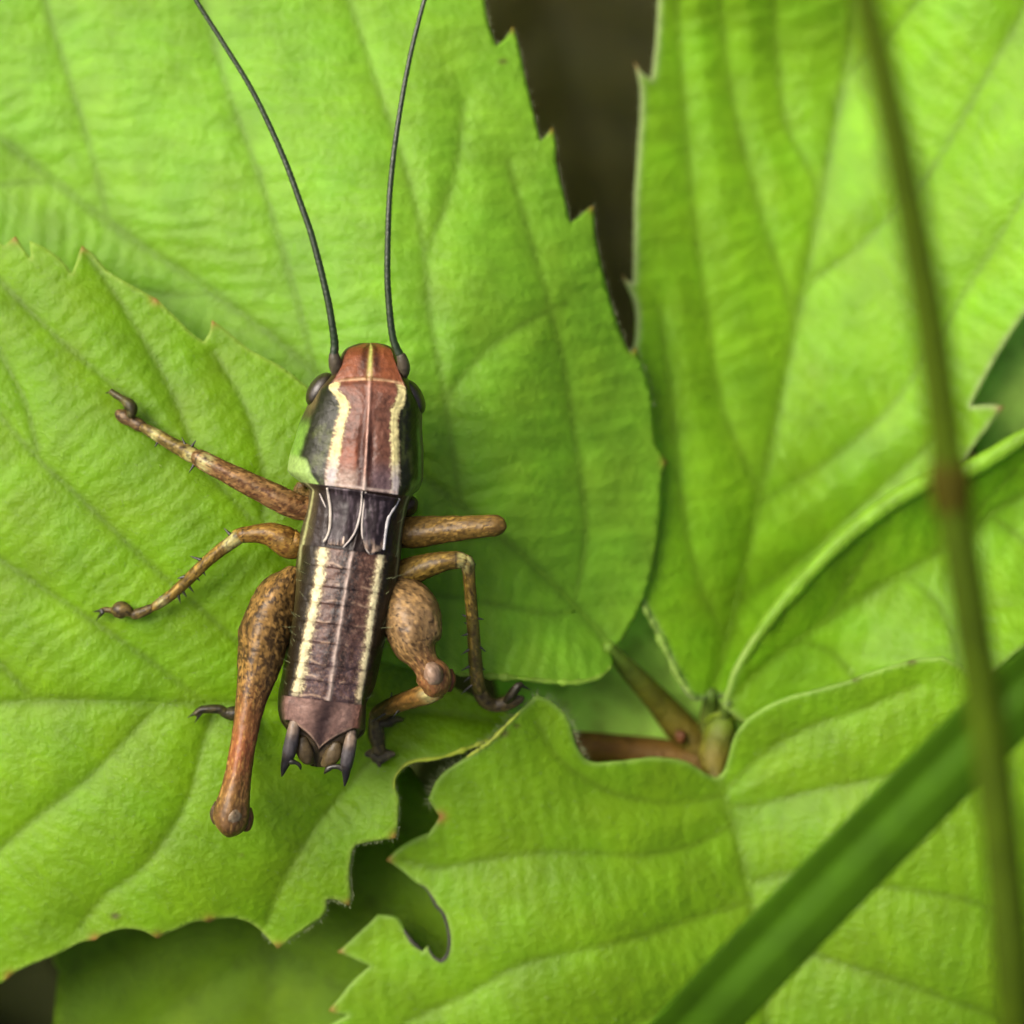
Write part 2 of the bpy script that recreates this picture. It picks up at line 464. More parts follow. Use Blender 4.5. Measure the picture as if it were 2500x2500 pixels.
L2 = Leaf(
    [(1345, 1792, 1), (1190, 1712), (1085, 1660), (1030, 1560), (960, 1400), (850, 1150), (770, 970), (699, 903), (640, 870), (605, 850), (545, 800), (517, 781, 2), (512, 810), (498, 834, 1),
     (470, 815), (430, 775), (382, 729, 2), (368, 722, 1), (310, 690), (261, 660), (225, 620), (200, 600, 2), (186, 640), (176, 668, 1), (149, 634), (110, 605), (72, 588, 1), (76, 630, 1), (60, 612), (37, 577, 2),
     (10, 600, 1), (-60, 560), (-160, 560, 2), (-190, 600, 1), (-450, 800), (-750, 1250), (-950, 1740, 1), (-780, 2150), (-450, 2420), (-160, 2440), (0, 2402), (25, 2386, 2), (40, 2372, 1), (90, 2350), (150, 2325),
     (200, 2300), (232, 2296, 2), (250, 2282, 1), (300, 2268), (345, 2272), (385, 2292, 2), (405, 2280, 1), (440, 2266), (480, 2250), (512, 2252, 2), (530, 2244, 1), (580, 2243), (625, 2262), (678, 2316, 2),
     (705, 2296, 1), (745, 2268), (780, 2245, 1), (797, 2222), (796, 2196, 1), (820, 2196), (853, 2212, 2), (856, 2180), (852, 2140), (857, 2085), (868, 2062, 1), (905, 2054), (940, 2050), (966, 2046, 2), (969, 2020), (972, 1950), (962, 1912),
     (975, 1885), (1005, 1860), (1075, 1850), (1130, 1832), (1195, 1806), (1240, 1790)],
    [(1345, 1792), (1200, 1762), (1000, 1735), (720, 1716), (500, 1716), (380, 1716), (200, 1709), (0, 1712), (-400, 1728), (-930, 1740)],
    [[(500, 1716), (372, 1618), (230, 1518), (43, 1394), (-80, 1310), (-300, 1150)],
     [(720, 1715), (600, 1590), (450, 1450), (342, 1357), (248, 1264), (161, 1183), (93, 1121), (0, 1015), (-150, 850)],
     [(930, 1725), (800, 1500), (640, 1300), (480, 1130), (267, 935), (124, 810), (0, 686), (-90, 590)],
     [(480, 1130), (435, 997), (373, 873), (298, 748), (215, 625)], [(93, 1115), (62, 984), (12, 885), (-60, 760)],
     [(640, 1300), (640, 1150), (600, 1000), (520, 860)],
     [(387, 1718), (298, 1814), (205, 1907), (116, 1973), (0, 2070), (-150, 2190), (-280, 2360)],
     [(530, 1718), (512, 1763), (489, 1833), (456, 1954), (382, 2075), (321, 2140), (261, 2178), (195, 2260)],
     [(980, 1733), (930, 1820), (875, 1890), (768, 2019), (690, 2150), (650, 2250)],
     [(80, 1708), (30, 1650), (0, 1620), (-150, 1520), (-350, 1420)], [(0, 1713), (-120, 1820), (-300, 2000), (-450, 2250)]],
    [(500, 1716, -.03), (0, 1712, -.07), (-900, 1740, -.3), (480, 1130, .02), (230, 1500, -.02), (100, 1000, -.03), (0, 640, -.12), (200, 620, -.1), (517, 790, -.1), (700, 905, -.06), (850, 1150, -.01), (720, 1500, -.02),
     (960, 1400, -.05), (1030, 1560, -.16), (1085, 1660, -.22), (1345, 1792, -.34), (1000, 1735, -.13), (750, 1900, -.07), (600, 2100, -.05), (400, 2150, -.04), (230, 2290, -.12), (0, 2390, -.2), (680, 2300, -.16), (850, 2190, -.1), (960, 2030, -.06),
     (975, 1900, -.03), (865, 1890, -.15), (1075, 1855, -.08), (1200, 1800, -.16), (200, 1900, -.04), (-500, 2350, -.35), (-600, 1000, -.3)],
    amp=0.036, colour=(137, 188, 14), ter=0.0020, tl=44, groove=42, fine=8, rim=(170, 205, 80), rimw=7, veinshade=0.68, spots=((282, 2236, 13), (590, 2090, 5), (70, 2224, 5)))
L3 = Leaf(
    [(1730, 1705, 1), (1695, 1708), (1660, 1660), (1612, 1560), (1560, 1460), (1500, 1350), (1470, 1200), (1480, 1000), (1530, 890), (1552, 830), (1552, 745), (1520, 672, 2), (1532, 685), (1548, 690, 1), (1550, 500), (1556, 400),
     (1564, 280), (1564, 210), (1551, 153, 2), (1568, 178), (1592, 192, 1), (1600, 140), (1606, 50), (1608, 0), (1616, -160), (1580, -220, 2), (1640, -240, 1), (1800, -600), (2250, -950, 1), (2600, -500), (2760, 0), (2720, 400), (2600, 640),
     (2500, 770), (2440, 860), (2388, 955), (2368, 992, 1), (2410, 988), (2450, 994, 2), (2415, 1040), (2365, 1105), (2300, 1200), (2150, 1370), (1950, 1580), (1820, 1690)],
    [(1735, 1700), (1790, 1500), (1850, 1230), (1900, 1000), (1945, 770), (2010, 450), (2070, 130), (2110, -100), (2220, -850)],
    [[(1940, 790), (1926, 731), (1861, 536), (1786, 233), (1758, 0), (1740, -250)], [(1998, 500), (1985, 430), (1917, 303), (1893, 93), (1889, 0), (1870, -250)],
     [(1853, 1210), (1833, 1160), (1763, 1000), (1730, 800), (1690, 500), (1665, 200), (1650, 0)], [(1775, 1560), (1716, 1452), (1670, 1266), (1640, 1000), (1610, 750)],
     [(1960, 710), (1987, 680), (2103, 596), (2270, 420), (2400, 200), (2485, 50), (2600, -200)], [(1850, 1232), (1900, 1200), (2019, 1126), (2182, 986), (2364, 699), (2500, 480), (2650, 250)],
     [(1800, 1470), (1950, 1370), (2120, 1220), (2300, 1060)], [(2055, 200), (2200, 50), (2350, -150), (2450, -350)]],
    [(1735, 1700, -.42), (1850, 1230, -.66), (1945, 770, -.77), (2070, 130, -.84), (2200, -800, -1.0), (1560, 860, -.58), (1490, 1200, -.52), (1650, 1200, -.50), (1600, 1500, -.45), (1552, 400, -.70), (1606, 0, -.74), (1750, 1000, -.69), (1800, 500, -.76),
     (2400, 950, -.55), (2500, 500, -.45), (2300, 0, -.60), (2150, 900, -.72), (2250, 500, -.68), (1950, 1570, -.75), (2700, 0, -.5), (1700, -200, -.5), (2150, 1350, -.72)],
    amp=0.045, colour=(143, 199, 30), ter=0.0028, tl=52, groove=60, fine=11, rim=(185, 205, 135), rimw=9, f=1.12)
L6 = Leaf(
    [(1765, 1725, 1), (1800, 1625), (1870, 1520), (1960, 1412), (2030, 1340), (2100, 1278), (2180, 1218), (2250, 1178), (2340, 1152), (2420, 1112), (2500, 1062), (2700, 950), (3000, 900), (3500, 1080, 1), (3250, 1400), (2900, 1540), (2640, 1570),
     (2500, 1587), (2455, 1622), (2415, 1657, 2), (2380, 1690), (2250, 1760), (2000, 1800), (1830, 1770)],
    [(1770, 1722), (1850, 1640), (1950, 1560), (2100, 1460), (2330, 1322), (2500, 1205), (2900, 1085), (3450, 1080)],
    [[(2200, 1400), (2290, 1470), (2330, 1560), (2350, 1640)], [(1950, 1562), (2040, 1600), (2100, 1680)], [(2420, 1260), (2520, 1340), (2600, 1480)], [(2020, 1512), (2060, 1440), (2130, 1330)], [(2330, 1322), (2390, 1240), (2480, 1150)], [(2700, 1140), (2800, 1250), (2900, 1400)]],
    [(1770, 1720, -.42), (1960, 1412, -.37), (2250, 1178, -.36), (2420, 1112, -.33), (2100, 1460, -.52), (2330, 1322, -.55), (2500, 1205, -.52), (3400, 1080, -.8), (2300, 1650, -.36), (2450, 1625, -.28), (2000, 1780, -.5), (2900, 950, -.3), (2800, 1500, -.4), (2250, 1500, -.45)],
    amp=0.035, colour=(143, 199, 30), ter=0.0028, tl=46, groove=55, fine=10, rim=(180, 215, 105), rimw=10)
L4 = Leaf(
    [(1752, 1900, 1), (1722, 1888), (1680, 1862), (1600, 1850), (1520, 1858), (1440, 1860), (1408, 1820), (1388, 1758), (1352, 1718), (1312, 1698, 1), (1278, 1728), (1235, 1772), (1195, 1812), (1130, 1855), (1070, 1900), (1046, 1950, 1),
     (1060, 1975), (1074, 1994, 2), (1062, 2015), (1046, 2036, 1), (1015, 2048), (978, 2070), (944, 2101, 2), (975, 2120), (1013, 2153), (1036, 2166), (1056, 2192, 1), (1064, 2208), (1082, 2230), (1093, 2262), (1098, 2300), (1092, 2332), (1077, 2346, 1), (1058, 2336), (1043, 2309, 1),
     (1032, 2322, 1), (1005, 2298), (985, 2268), (972, 2243), (950, 2236), (922, 2234, 1), (880, 2275), (824, 2325, 2), (860, 2338), (905, 2360, 1), (870, 2388), (838, 2425), (804, 2468, 2), (825, 2476), (852, 2479, 1), (820, 2496), (770, 2530, 2), (830, 2570, 1), (930, 2750), (1150, 3000), (1500, 3260), (1900, 3420, 1), (2300, 3200), (2700, 2750),
     (2870, 2350), (2780, 1990), (2560, 1770), (2430, 1690), (2370, 1640), (2300, 1604, 1), (2220, 1616), (2105, 1650, 1), (2085, 1660), (2000, 1684), (1917, 1706), (1842, 1744), (1796, 1795), (1770, 1880)],
    [(1756, 1898), (1775, 1970), (1800, 2060), (1825, 2170), (1845, 2270), (1870, 2500), (1890, 2900), (1900, 3400)],
    [[(1785, 2010), (1700, 2060), (1560, 2088), (1500, 2085), (1322, 2080), (1180, 2098), (1060, 2118), (985, 2100)], [(1832, 2200), (1700, 2240), (1545, 2290), (1270, 2355), (1150, 2420), (1000, 2490), (880, 2580)], [(1855, 2370), (1700, 2440), (1500, 2520), (1250, 2680)],
     [(1765, 1940), (1640, 1960), (1480, 1930), (1360, 1850), (1310, 1760)], [(1775, 1970), (1850, 1965), (1960, 1935), (2060, 1915), (2190, 1890), (2350, 1830)], [(1822, 2155), (1940, 2130), (2060, 2140), (2159, 2163), (2355, 2196), (2600, 2290)],
     [(1845, 2280), (1920, 2300), (2010, 2336), (2150, 2380), (2300, 2434), (2440, 2485), (2650, 2600)], [(1768, 1935), (1850, 1850), (1960, 1780), (2100, 1730), (2240, 1670)], [(1880, 2620), (2100, 2700), (2350, 2850)], [(1880, 2650), (1700, 2750), (1450, 2900)]],
    [(1756, 1900, -.38), (1800, 2060, -.36), (1845, 2270, -.36), (1900, 3400, -.8), (1500, 1900, -.24), (1320, 1720, -.14), (1235, 1780, -.12), (1080, 1900, -.16), (1000, 2090, -.22), (1320, 2080, -.2), (1090, 2300, -.22), (830, 2325, -.28), (800, 2480, -.3), (1500, 2300, -.2),
     (1300, 2500, -.22), (2300, 1610, -.18), (2105, 1652, -.2), (1917, 1706, -.25), (2200, 1890, -.24), (2350, 2200, -.2), (2400, 2450, -.22), (2100, 2100, -.22), (2800, 2200, -.3), (1150, 2950, -.5), (2600, 2800, -.5), (1600, 2100, -.24)],
    amp=0.036, colour=(138, 188, 24), ter=0.0018, tl=46, groove=48, fine=8, rim=(160, 200, 85), rimw=7, veinshade=0.70, spots=((2226, 1616, 12), (2090, 1660, 9), (1230, 1790, 14), (1262, 1772, 9), (1905, 2240, 7)))

for Lf, lab in ((L1, 'big leaflet with pale ribbed surface and toothed edge beside the dark gap'), (L2, 'leaflet that the cricket sits on, with orange-tipped teeth along its lower edge'),
                (L3, 'folded leaflet, one half in shade, behind the grass stalk'), (L6, 'narrow leaflet with a rolled pale upper edge'), (L4, 'leaflet with a bitten notch browned along its edge')):
    ob = Lf.build('leaflet', M_LEAF, None)
    adopt(ob, bramble); ob['label'] = lab
    if Lf is L4: leaf4 = ob
    if Lf is L2: leaf2 = ob
    if Lf is L3: leaf3 = ob
    if Lf is L1: leaf1 = ob
    if Lf is L6: leaf6 = ob

# browned edge of the bite
for k, poly in enumerate(([(1022, 2156), (1040, 2168), (1056, 2192), (1064, 2208), (1082, 2230), (1093, 2262), (1098, 2300), (1092, 2332), (1077, 2346), (1058, 2336), (1043, 2309)], [(1032, 2322), (1005, 2298), (985, 2268)])):
    q = catmull(np.array(poly, float), 5)
    t = np.linspace(0, 1, len(q))
    rr = (2.4 + 3.4 * np.sin(np.pi * t) * (0.6 + 0.8 * vnoise(t * 9 + k * 7, t * 0))) * K
    tv, tf, _, _ = tube_geo(at(q[:, 0], q[:, 1], L4.z(q[:, 0], q[:, 1]) - 0.004), rr, 8)
    mesh_obj('bite_edge', tv, tf, M_BITE, leaf4)

# rolled yellow margins where the leaflets meet
def roll(poly, r, leaf, zf, colr, dz=0.004, name='rolled_edge', rag=1.3):
    q = catmull(np.array(poly, float), 5)
    t = np.linspace(0, 1, len(q))
    rr = r * (0.35 + 0.65 * np.sin(np.pi * t) ** 0.6) * (1 - rag / 2 + rag * vnoise(t * 22, t * 0 + r)) * K
    tv, tf, ri, an = tube_geo(at(q[:, 0], q[:, 1], zf(q[:, 0], q[:, 1]) + dz), rr, 10)
    c = np.tile(alb(*colr), (len(tv), 1)) * (0.75 + 0.5 * fbm(tv[:, 0] * 20, tv[:, 1] * 20))[:, None]
    mesh_obj(name, tv, tf, M_LEAF, leaf, c)
roll([(962, 1925), (966, 1895), (1000, 1862), (1075, 1850), (1130, 1832), (1195, 1806), (1235, 1780)], 5.5, leaf2, L2.z, (220, 236, 90))
roll([(1270, 1738), (1235, 1772), (1195, 1812), (1140, 1848)], 4, leaf4, L4.z, (215, 230, 100))
roll([(1110, 1645), (1250, 1655), (1400, 1667), (1465, 1652), (1492, 1627)], 7, leaf1, L1.z, (165, 205, 75))
roll([(1700, 1708), (1660, 1660), (1612, 1560), (1562, 1464)], 8, leaf3, L3.z, (165, 200, 90))

roll([(1790, 1650), (1870, 1526), (1960, 1418), (2100, 1284), (2250, 1184), (2340, 1158), (2420, 1118), (2500, 1068), (2700, 956)], 25, leaf6, L6.z, (150, 200, 52), dz=-0.022, rag=0.2)
# stalks
def stalk(name, pts, cols, parent=bramble, seg=14, mat=M_STALK):
    q = catmull(np.array(pts, float), 8)
    V, F, ri, an = tube_geo(at(q[:, 0], q[:, 1], q[:, 2]), q[:, 3] * K, seg)
    t = ri / (len(q) - 1)
    tt = np.linspace(0, 1, len(cols)); cc = np.array([alb(*c) for c in cols])
    c = np.stack([np.interp(t, tt, cc[:, k]) for k in range(3)], -1)
    c = c * (0.7 + 0.6 * fbm(V[:, 0] * 14, V[:, 1] * 14))[:, None]
    o = mesh_obj(name, V, F, mat, None, c)
    adopt(o, parent)
    return o
s2 = stalk('leaflet_stalk', [(1330, 1806, -.40, 26), (1420, 1826, -.50, 42), (1520, 1836, -.58, 44), (1620, 1848, -.60, 46), (1740, 1870, -.60, 42)], [(150, 112, 44), (140, 100, 40), (132, 98, 36), (120, 96, 32)])
s1 = stalk('leaflet_stalk', [(1480, 1575, -.27, 16), (1545, 1645, -.40, 26), (1610, 1715, -.52, 34), (1665, 1780, -.58, 42), (1735, 1860, -.62, 46)], [(118, 160, 40), (122, 128, 36), (124, 112, 34), (120, 100, 34)])
s3 = stalk('leaflet_stalk', [(1735, 1690, -.43, 16), (1735, 1760, -.56, 30), (1735, 1850, -.6, 36)], [(96, 128, 40), (110, 100, 34)])
s6 = stalk('leaflet_stalk', [(1780, 1712, -.43, 16), (1758, 1780, -.56, 26), (1740, 1850, -.6, 36)], [(96, 128, 40), (120, 112, 40)])
s4 = stalk('leaflet_stalk', [(1772, 1735, -.52, 22), (1764, 1765, -.52, 36), (1754, 1810, -.51, 42), (1745, 1850, -.48, 42), (1748, 1890, -.44, 26), (1760, 1930, -.40, 13), (1775, 1980, -.395, 8)], [(126, 160, 38), (120, 132, 36), (122, 112, 34), (124, 116, 34), (120, 150, 40)])
pet = stalk('main_stalk', [(1738, 1856, -.60, 44), (1700, 1890, -.85, 42), (1660, 1940, -1.3, 42), (1640, 2050, -2.4, 44), (1700, 2200, -5.5, 46), (1800, 2300, -9, 50), (1850, 2350, -13.1, 54)], [(130, 92, 40), (130, 90, 44), (120, 84, 40), (110, 80, 40)])
# pale rolled lip on the short stalk, red gland
q = catmull(np.array([(1722, 1762, -.50), (1740, 1748, -.478), (1768, 1742, -.470), (1796, 1750, -.478), (1812, 1764, -.50)], float), 5)
tv, tf, _, _ = tube_geo(at(q[:, 0], q[:, 1], q[:, 2]), (2 + 4 * np.sin(np.linspace(0.2, 2.9, len(q)))) * K, 10)
lip = mesh_obj('stalk_lip', tv, tf, M_LEAF, s4, np.tile(alb(165, 190, 56), (len(tv), 1)))
def blob(name, px, py, z, rx, ry, rz, mat, parent, colr=None, nz=0.15, rot=0.0):
    u = np.linspace(0, np.pi, 18); v = np.linspace(0, 2 * np.pi, 28, endpoint=False)
    U, W = np.meshgrid(u, v, indexing='ij')
    d = np.stack([np.sin(U) * np.cos(W), np.sin(U) * np.sin(W), np.cos(U)], -1)
    w = 1 + nz * (fbm(d[..., 0] * 2 + px, d[..., 1] * 2 + d[..., 2] * 2 + py, 2) - 0.5)
    P = d * np.array([rx, ry, rz]) * w[..., None] * K
    c, s = math.cos(rot), math.sin(rot)
    P = np.stack([P[..., 0] * c - P[..., 1] * s, P[..., 0] * s + P[..., 1] * c, P[..., 2]], -1)
    P = P.reshape(-1, 3) + at(px, py, z)
    F = [(i * 28 + j, (i + 1) * 28 + j, (i + 1) * 28 + (j + 1) % 28, i * 28 + (j + 1) % 28) for i in range(17) for j in range(28)]
    col = None if colr is None else np.tile(alb(*colr), (len(P), 1))
    return mesh_obj(name, P, F, mat, parent, col)
g = blob('gland', 1661, 1800, -.51, 14, 18, 14, M_STALK, None, (122, 74, 34), 0.6); adopt(g, bramble)

# fine hairs (nobody could count them): one part each
def hairs(name, roots, dirs, lens, r, parent, curl=0.3):
    V, F = [], []
    for p, d, L in zip(roots, dirs, lens):
        d = d / (np.linalg.norm(d) + 1e-9)
        a = np.cross(d, [0.3, 0.5, 0.8]); a /= np.linalg.norm(a) + 1e-9; b = np.cross(d, a)
        k = len(V)
        for f, rr in ((0, 1.0), (0.5, 0.75), (1.0, 0.25)):
            c = p + d * L * f + a * L * curl * f * f * (random.random() - 0.5)
            for th in (0, 2.094, 4.189): V.append(c + r * rr * (math.cos(th) * a + math.sin(th) * b))
        for s in (0, 3):
            for j in range(3): F.append((k + s + j, k + s + (j + 1) % 3, k + s + 3 + (j + 1) % 3, k + s + 3 + j))
    o = mesh_obj(name, V, F, M_HAIR, parent)
    o['kind'] = 'stuff'
    return o
def margin_hairs(lf, ob, y0, y1, x0, x1, n, L):
    o = lf.out
    k = np.where((o[:, 0] > x0) & (o[:, 0] < x1) & (o[:, 1] > y0) & (o[:, 1] < y1))[0]
    idx = rng.choice(k, n); nx = np.roll(o, -1, 0)[idx] - np.roll(o, 1, 0)[idx]
    nrm = np.stack([nx[:, 1], -nx[:, 0]], -1); nrm /= np.linalg.norm(nrm, axis=1)[:, None] + 1e-9
    test = o[idx] + nrm * 4
    nrm[inside(test[:, 0], test[:, 1], o)] *= -1
    P = at(o[idx, 0], o[idx, 1], lf.z(o[idx, 0], o[idx, 1]) - 0.006)
    D = np.stack([nrm[:, 0], -nrm[:, 1], rng.uniform(-.4, .4, n)], -1) + rng.normal(0, .4, (n, 3))
    hairs('margin_hair', P, D, rng.uniform(.4, 1.0, n) * L, 0.0006, ob)
margin_hairs(L1, leaf1, -20, 1000, 1100, 1640, 380, 0.022)
margin_hairs(L3, leaf3, -20, 900, 1480, 1640, 260, 0.024)
margin_hairs(L2, leaf2, 1780, 2300, 640, 1250, 420, 0.018)
margin_hairs(L4, leaf4, 1690, 1960, 1040, 1440, 260, 0.045)
def stalk_hairs(st, n, L, parent):
    me = st.data; vi = rng.choice(len(me.vertices), n)
    P = np.array([me.vertices[i].co[:] for i in vi]); D = np.array([me.vertices[i].normal[:] for i in vi]) + rng.normal(0, .25, (n, 3))
    hairs('stalk_hair', P, D, rng.uniform(.5, 1.2, n) * L, 0.0012, parent)
stalk_hairs(s2, 260, 0.09, s2); stalk_hairs(s1, 140, 0.07, s1)

def surface_hairs(lf, ob, n, L, x0, x1, y0, y1):
    x = rng.uniform(x0, x1, n * 3); y = rng.uniform(y0, y1, n * 3)
    k = np.where(inside(x, y, lf.out))[0][:n]; x, y = x[k], y[k]
    P = at(x, y, lf.z(x, y) - 0.001)
    D = np.stack([rng.normal(-.5, .4, len(x)), rng.normal(.3, .4, len(x)), rng.uniform(.25, .9, len(x))], -1)
    hairs('leaf_hair', P, D, rng.uniform(.4, 1.0, len(x)) * L, 0.0005, ob)
surface_hairs(L2, leaf2, 700, 0.030, 0, 1000, 600, 2300)
surface_hairs(L4, leaf4, 600, 0.030, 850, 2500, 1700, 2500)
# ------------------------------------------------------------------ leaves lower down
def lower_leaf(label, px, py, z, length, width, ang, colour, f, tilt=(0, 0), group='leaves hanging lower down in the shade', fold=0.12):
    """an ovate toothed leaf; px, py, length, width in photo pixels, ang in degrees from image right, clockwise"""
    n = 15
    t = np.linspace(0, 1, n)
    prof = np.sin(np.pi * t ** 0.8) ** 0.85 * 0.5 * width
    ca, sa = math.cos(math.radians(ang)), math.sin(math.radians(ang))
    to = lambda u, v: (px + ca * u - sa * v, py + sa * u + ca * v)
    out = [to(-length / 2, 0) + (1,)]
    for s in (-1, 1):
        rng_t = range(1, n - 1) if s < 0 else range(n - 2, 0, -1)
        for i in rng_t:
            u = (t[i] - 0.5) * length
            out.append(to(u + (0.035 if s < 0 else 0.035) * length, s * (prof[i] + 0.02 * width)) + (2,) if i % 2 else to(u, s * prof[i] * 0.97) + (1,))
        if s < 0: out.append(to(length / 2 * 1.08, 0) + (2,))
    mid = [to((a - 0.5) * length, 0) for a in (0, .25, .5, .75, 1.05)]
    veins = []
    for a in (.12, .26, .40, .54, .68, .8):
        for s in (-1, 1):
            w = np.interp(min(a + .18, 1), t, prof)
            veins.append([to((a - .5) * length, 0), to((a + .09 - .5) * length, s * w * .5), to((a + .18 - .5) * length, s * w * .96)])
    ctrl = []
    for u in (-.5, -.25, 0, .25, .5):
        for v in (-.5, 0, .5):
            x, y = to(u * length, v * width)
            ctrl.append((x, y, z + tilt[0] * u + tilt[1] * v + fold * (abs(v) * 2) - 0.25 * u * u))
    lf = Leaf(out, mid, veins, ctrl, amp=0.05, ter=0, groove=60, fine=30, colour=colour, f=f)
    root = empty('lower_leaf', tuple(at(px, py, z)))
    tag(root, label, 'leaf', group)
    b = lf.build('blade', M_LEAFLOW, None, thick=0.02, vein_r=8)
    adopt(b, root)
    # stalk down to the ground
    x, y = to(-length / 2, 0); x2, y2 = to(-length * 0.75, 0)
    z0 = float(lf.z(np.array([x]), np.array([y]))[0])
    stalk('leaf_stalk', [(x + ca * 20, y + sa * 20, z0 - .02, 9), (x, y, z0 - .04, 12), (x2, y2, z0 - 1.2, 15), (x2, y2, (z0 + GZ) / 2, 18), (x2 - ca * 60, y2 - sa * 60, GZ - .3, 22)], [(90, 110, 45), (90, 90, 45)], root)
    return root
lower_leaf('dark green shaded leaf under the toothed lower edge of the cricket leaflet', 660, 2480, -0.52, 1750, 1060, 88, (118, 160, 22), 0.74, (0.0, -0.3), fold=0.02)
lower_leaf('dim olive-brown leaf added to fill the dark gap between two leaflets', 1450, 420, -3.4, 1700, 900, 75, (94, 96, 32), 0.36)  # added dark leaf, gives the deep shaded gap an even tone
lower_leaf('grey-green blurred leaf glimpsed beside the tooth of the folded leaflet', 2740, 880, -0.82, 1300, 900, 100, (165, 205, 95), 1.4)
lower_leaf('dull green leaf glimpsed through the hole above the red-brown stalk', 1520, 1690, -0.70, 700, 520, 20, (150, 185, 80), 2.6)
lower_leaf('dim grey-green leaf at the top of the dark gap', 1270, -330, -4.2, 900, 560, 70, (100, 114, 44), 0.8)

# undergrowth: dense leaves below, plus an unseen ring added to keep the gap dark
def leaf_shape():
    t = np.array([0, .18, .42, .7, 1.0]); w = np.array([0, .30, .40, .26, 0])
    V = [(a - .5, 0, 0) for a in t] + [(t[i] - .5, w[i], .10) for i in (1, 2, 3)] + [(t[i] - .5, -w[i], .10) for i in (1, 2, 3)]
    F = [(0, 1, 5), (1, 2, 6, 5), (2, 3, 7, 6), (3, 4, 7), (0, 8, 1), (1, 8, 9, 2), (2, 9, 10, 3), (3, 10, 4)]
    return np.array(V), F
lv, lfc = leaf_shape()
UV, UF, UC = [], [], []
random.seed(23)
for i in range(5200):
    r = 26 * math.sqrt(random.random()); th = random.random() * 6.283
    x, y = r * math.cos(th), r * math.sin(th)
    top = -5.2 if max(abs(x), abs(y)) < 4.6 else -1.4
    z = GZ + 0.3 + (top - GZ - 0.3) * random.random() ** 0.75
    s = random.uniform(1.6, 4.2)
    a, b, c = random.uniform(0, 6.283), random.gauss(0, .45), random.gauss(0, .45)
    Rz = np.array([[math.cos(a), -math.sin(a), 0], [math.sin(a), math.cos(a), 0], [0, 0, 1]])
    Rx = np.array([[1, 0, 0], [0, math.cos(b), -math.sin(b)], [0, math.sin(b), math.cos(b)]])
    Ry = np.array([[math.cos(c), 0, math.sin(c)], [0, 1, 0], [-math.sin(c), 0, math.cos(c)]])
    k = len(UV) * 11
    UV.append((lv * s) @ (Rz @ Rx @ Ry).T + np.array([x, y, z]))
    UF += [tuple(k + q for q in f) for f in lfc]
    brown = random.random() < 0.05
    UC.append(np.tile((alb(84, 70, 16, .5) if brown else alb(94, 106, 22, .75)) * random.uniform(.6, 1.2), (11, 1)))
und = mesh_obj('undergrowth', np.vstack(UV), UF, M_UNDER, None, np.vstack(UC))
tag(und, 'dark tangled undergrowth of leaves deep below the bramble leaf, with an unseen ring added for shade', 'undergrowth', kind='stuff')

# ------------------------------------------------------------------ the cricket
cricket = empty('bush_cricket', tuple(at(860, 1400, 0.0)))
tag(cricket, 'brown striped young bush-cricket with long dark antennae sitting on the bramble leaf', 'cricket')

# trunk stations: y, left outline, left stripe, middle, right stripe, right outline, crest z, side depth, underside depth
ST = np.array([
    (837, 884, 893, 904, 914, 922, .250, .020, .030), (842, 864, 880, 905, 930, 944, .285, .045, .07), (852, 844, 852, 906, 952, 960, .318, .08, .11), (870, 832, 841, 905, 960, 968, .348, .11, .13),
    (900, 822, 833, 903, 970, 980, .372, .13, .14), (922, 806, 822, 902, 978, 996, .385, .15, .14), (950, 782, 808, 902, 988, 1008, .400, .16, .14), (975, 764, 832, 901, 981, 1024, .412, .18, .13),
    (1000, 752, 845, 900, 965, 1031, .420, .20, .12), (1040, 735, 834, 898, 962, 1031, .428, .215, .11), (1090, 720, 825, 895, 964, 1034, .432, .225, .11), (1140, 706, 816, 892, 966, 1034, .434, .23, .10),
    (1172, 702, 811, 890, 967, 1026, .434, .23, .10), (1196, 730, 806, 889, 965, 1006, .432, .215, .11), (1215, 756, 800, 887, 960, 998, .408, .20, .12), (1240, 752, 797, 884, 955, 992, .400, .20, .12), (1300, 738, 793, 873, 943, 983, .398, .20, .12),
    (1345, 727, 789, 862, 934, 979, .402, .20, .12), (1413, 721, 780, 849, 921, 970, .405, .20, .12), (1516, 710, 759, 833, 907, 948, .396, .20, .12), (1594, 699, 742, 820, 896, 931, .380, .195, .11),
    (1665, 688, 729, 810, 885, 915, .358, .19, .10), (1712, 679, 716, 803, 880, 894, .338, .18, .09), (1740, 678, 706, 797, 874, 893, .322, .17, .08), (1770, 684, 706, 790, 866, 892, .300, .15, .07),
    (1800, 706, 722, 784, 848, 868, .272, .12, .06), (1830, 726, 738, 779, 822, 836, .240, .09, .05), (1858, 744, 752, 775, 797, 806, .205, .06, .035), (1872, 760, 764, 774, 784, 788, .178, .03, .02)], float)
def stv(k, y): return hermite(ST[:, 0], ST[:, k], y)
def slant(y): return np.interp(y, [838, 930, 1000, 1180, 1800], [0.0, .03, .09, .13, .12])
SEGY = np.array([1345, 1391, 1439, 1478, 1526, 1573, 1628, 1667, 1712])
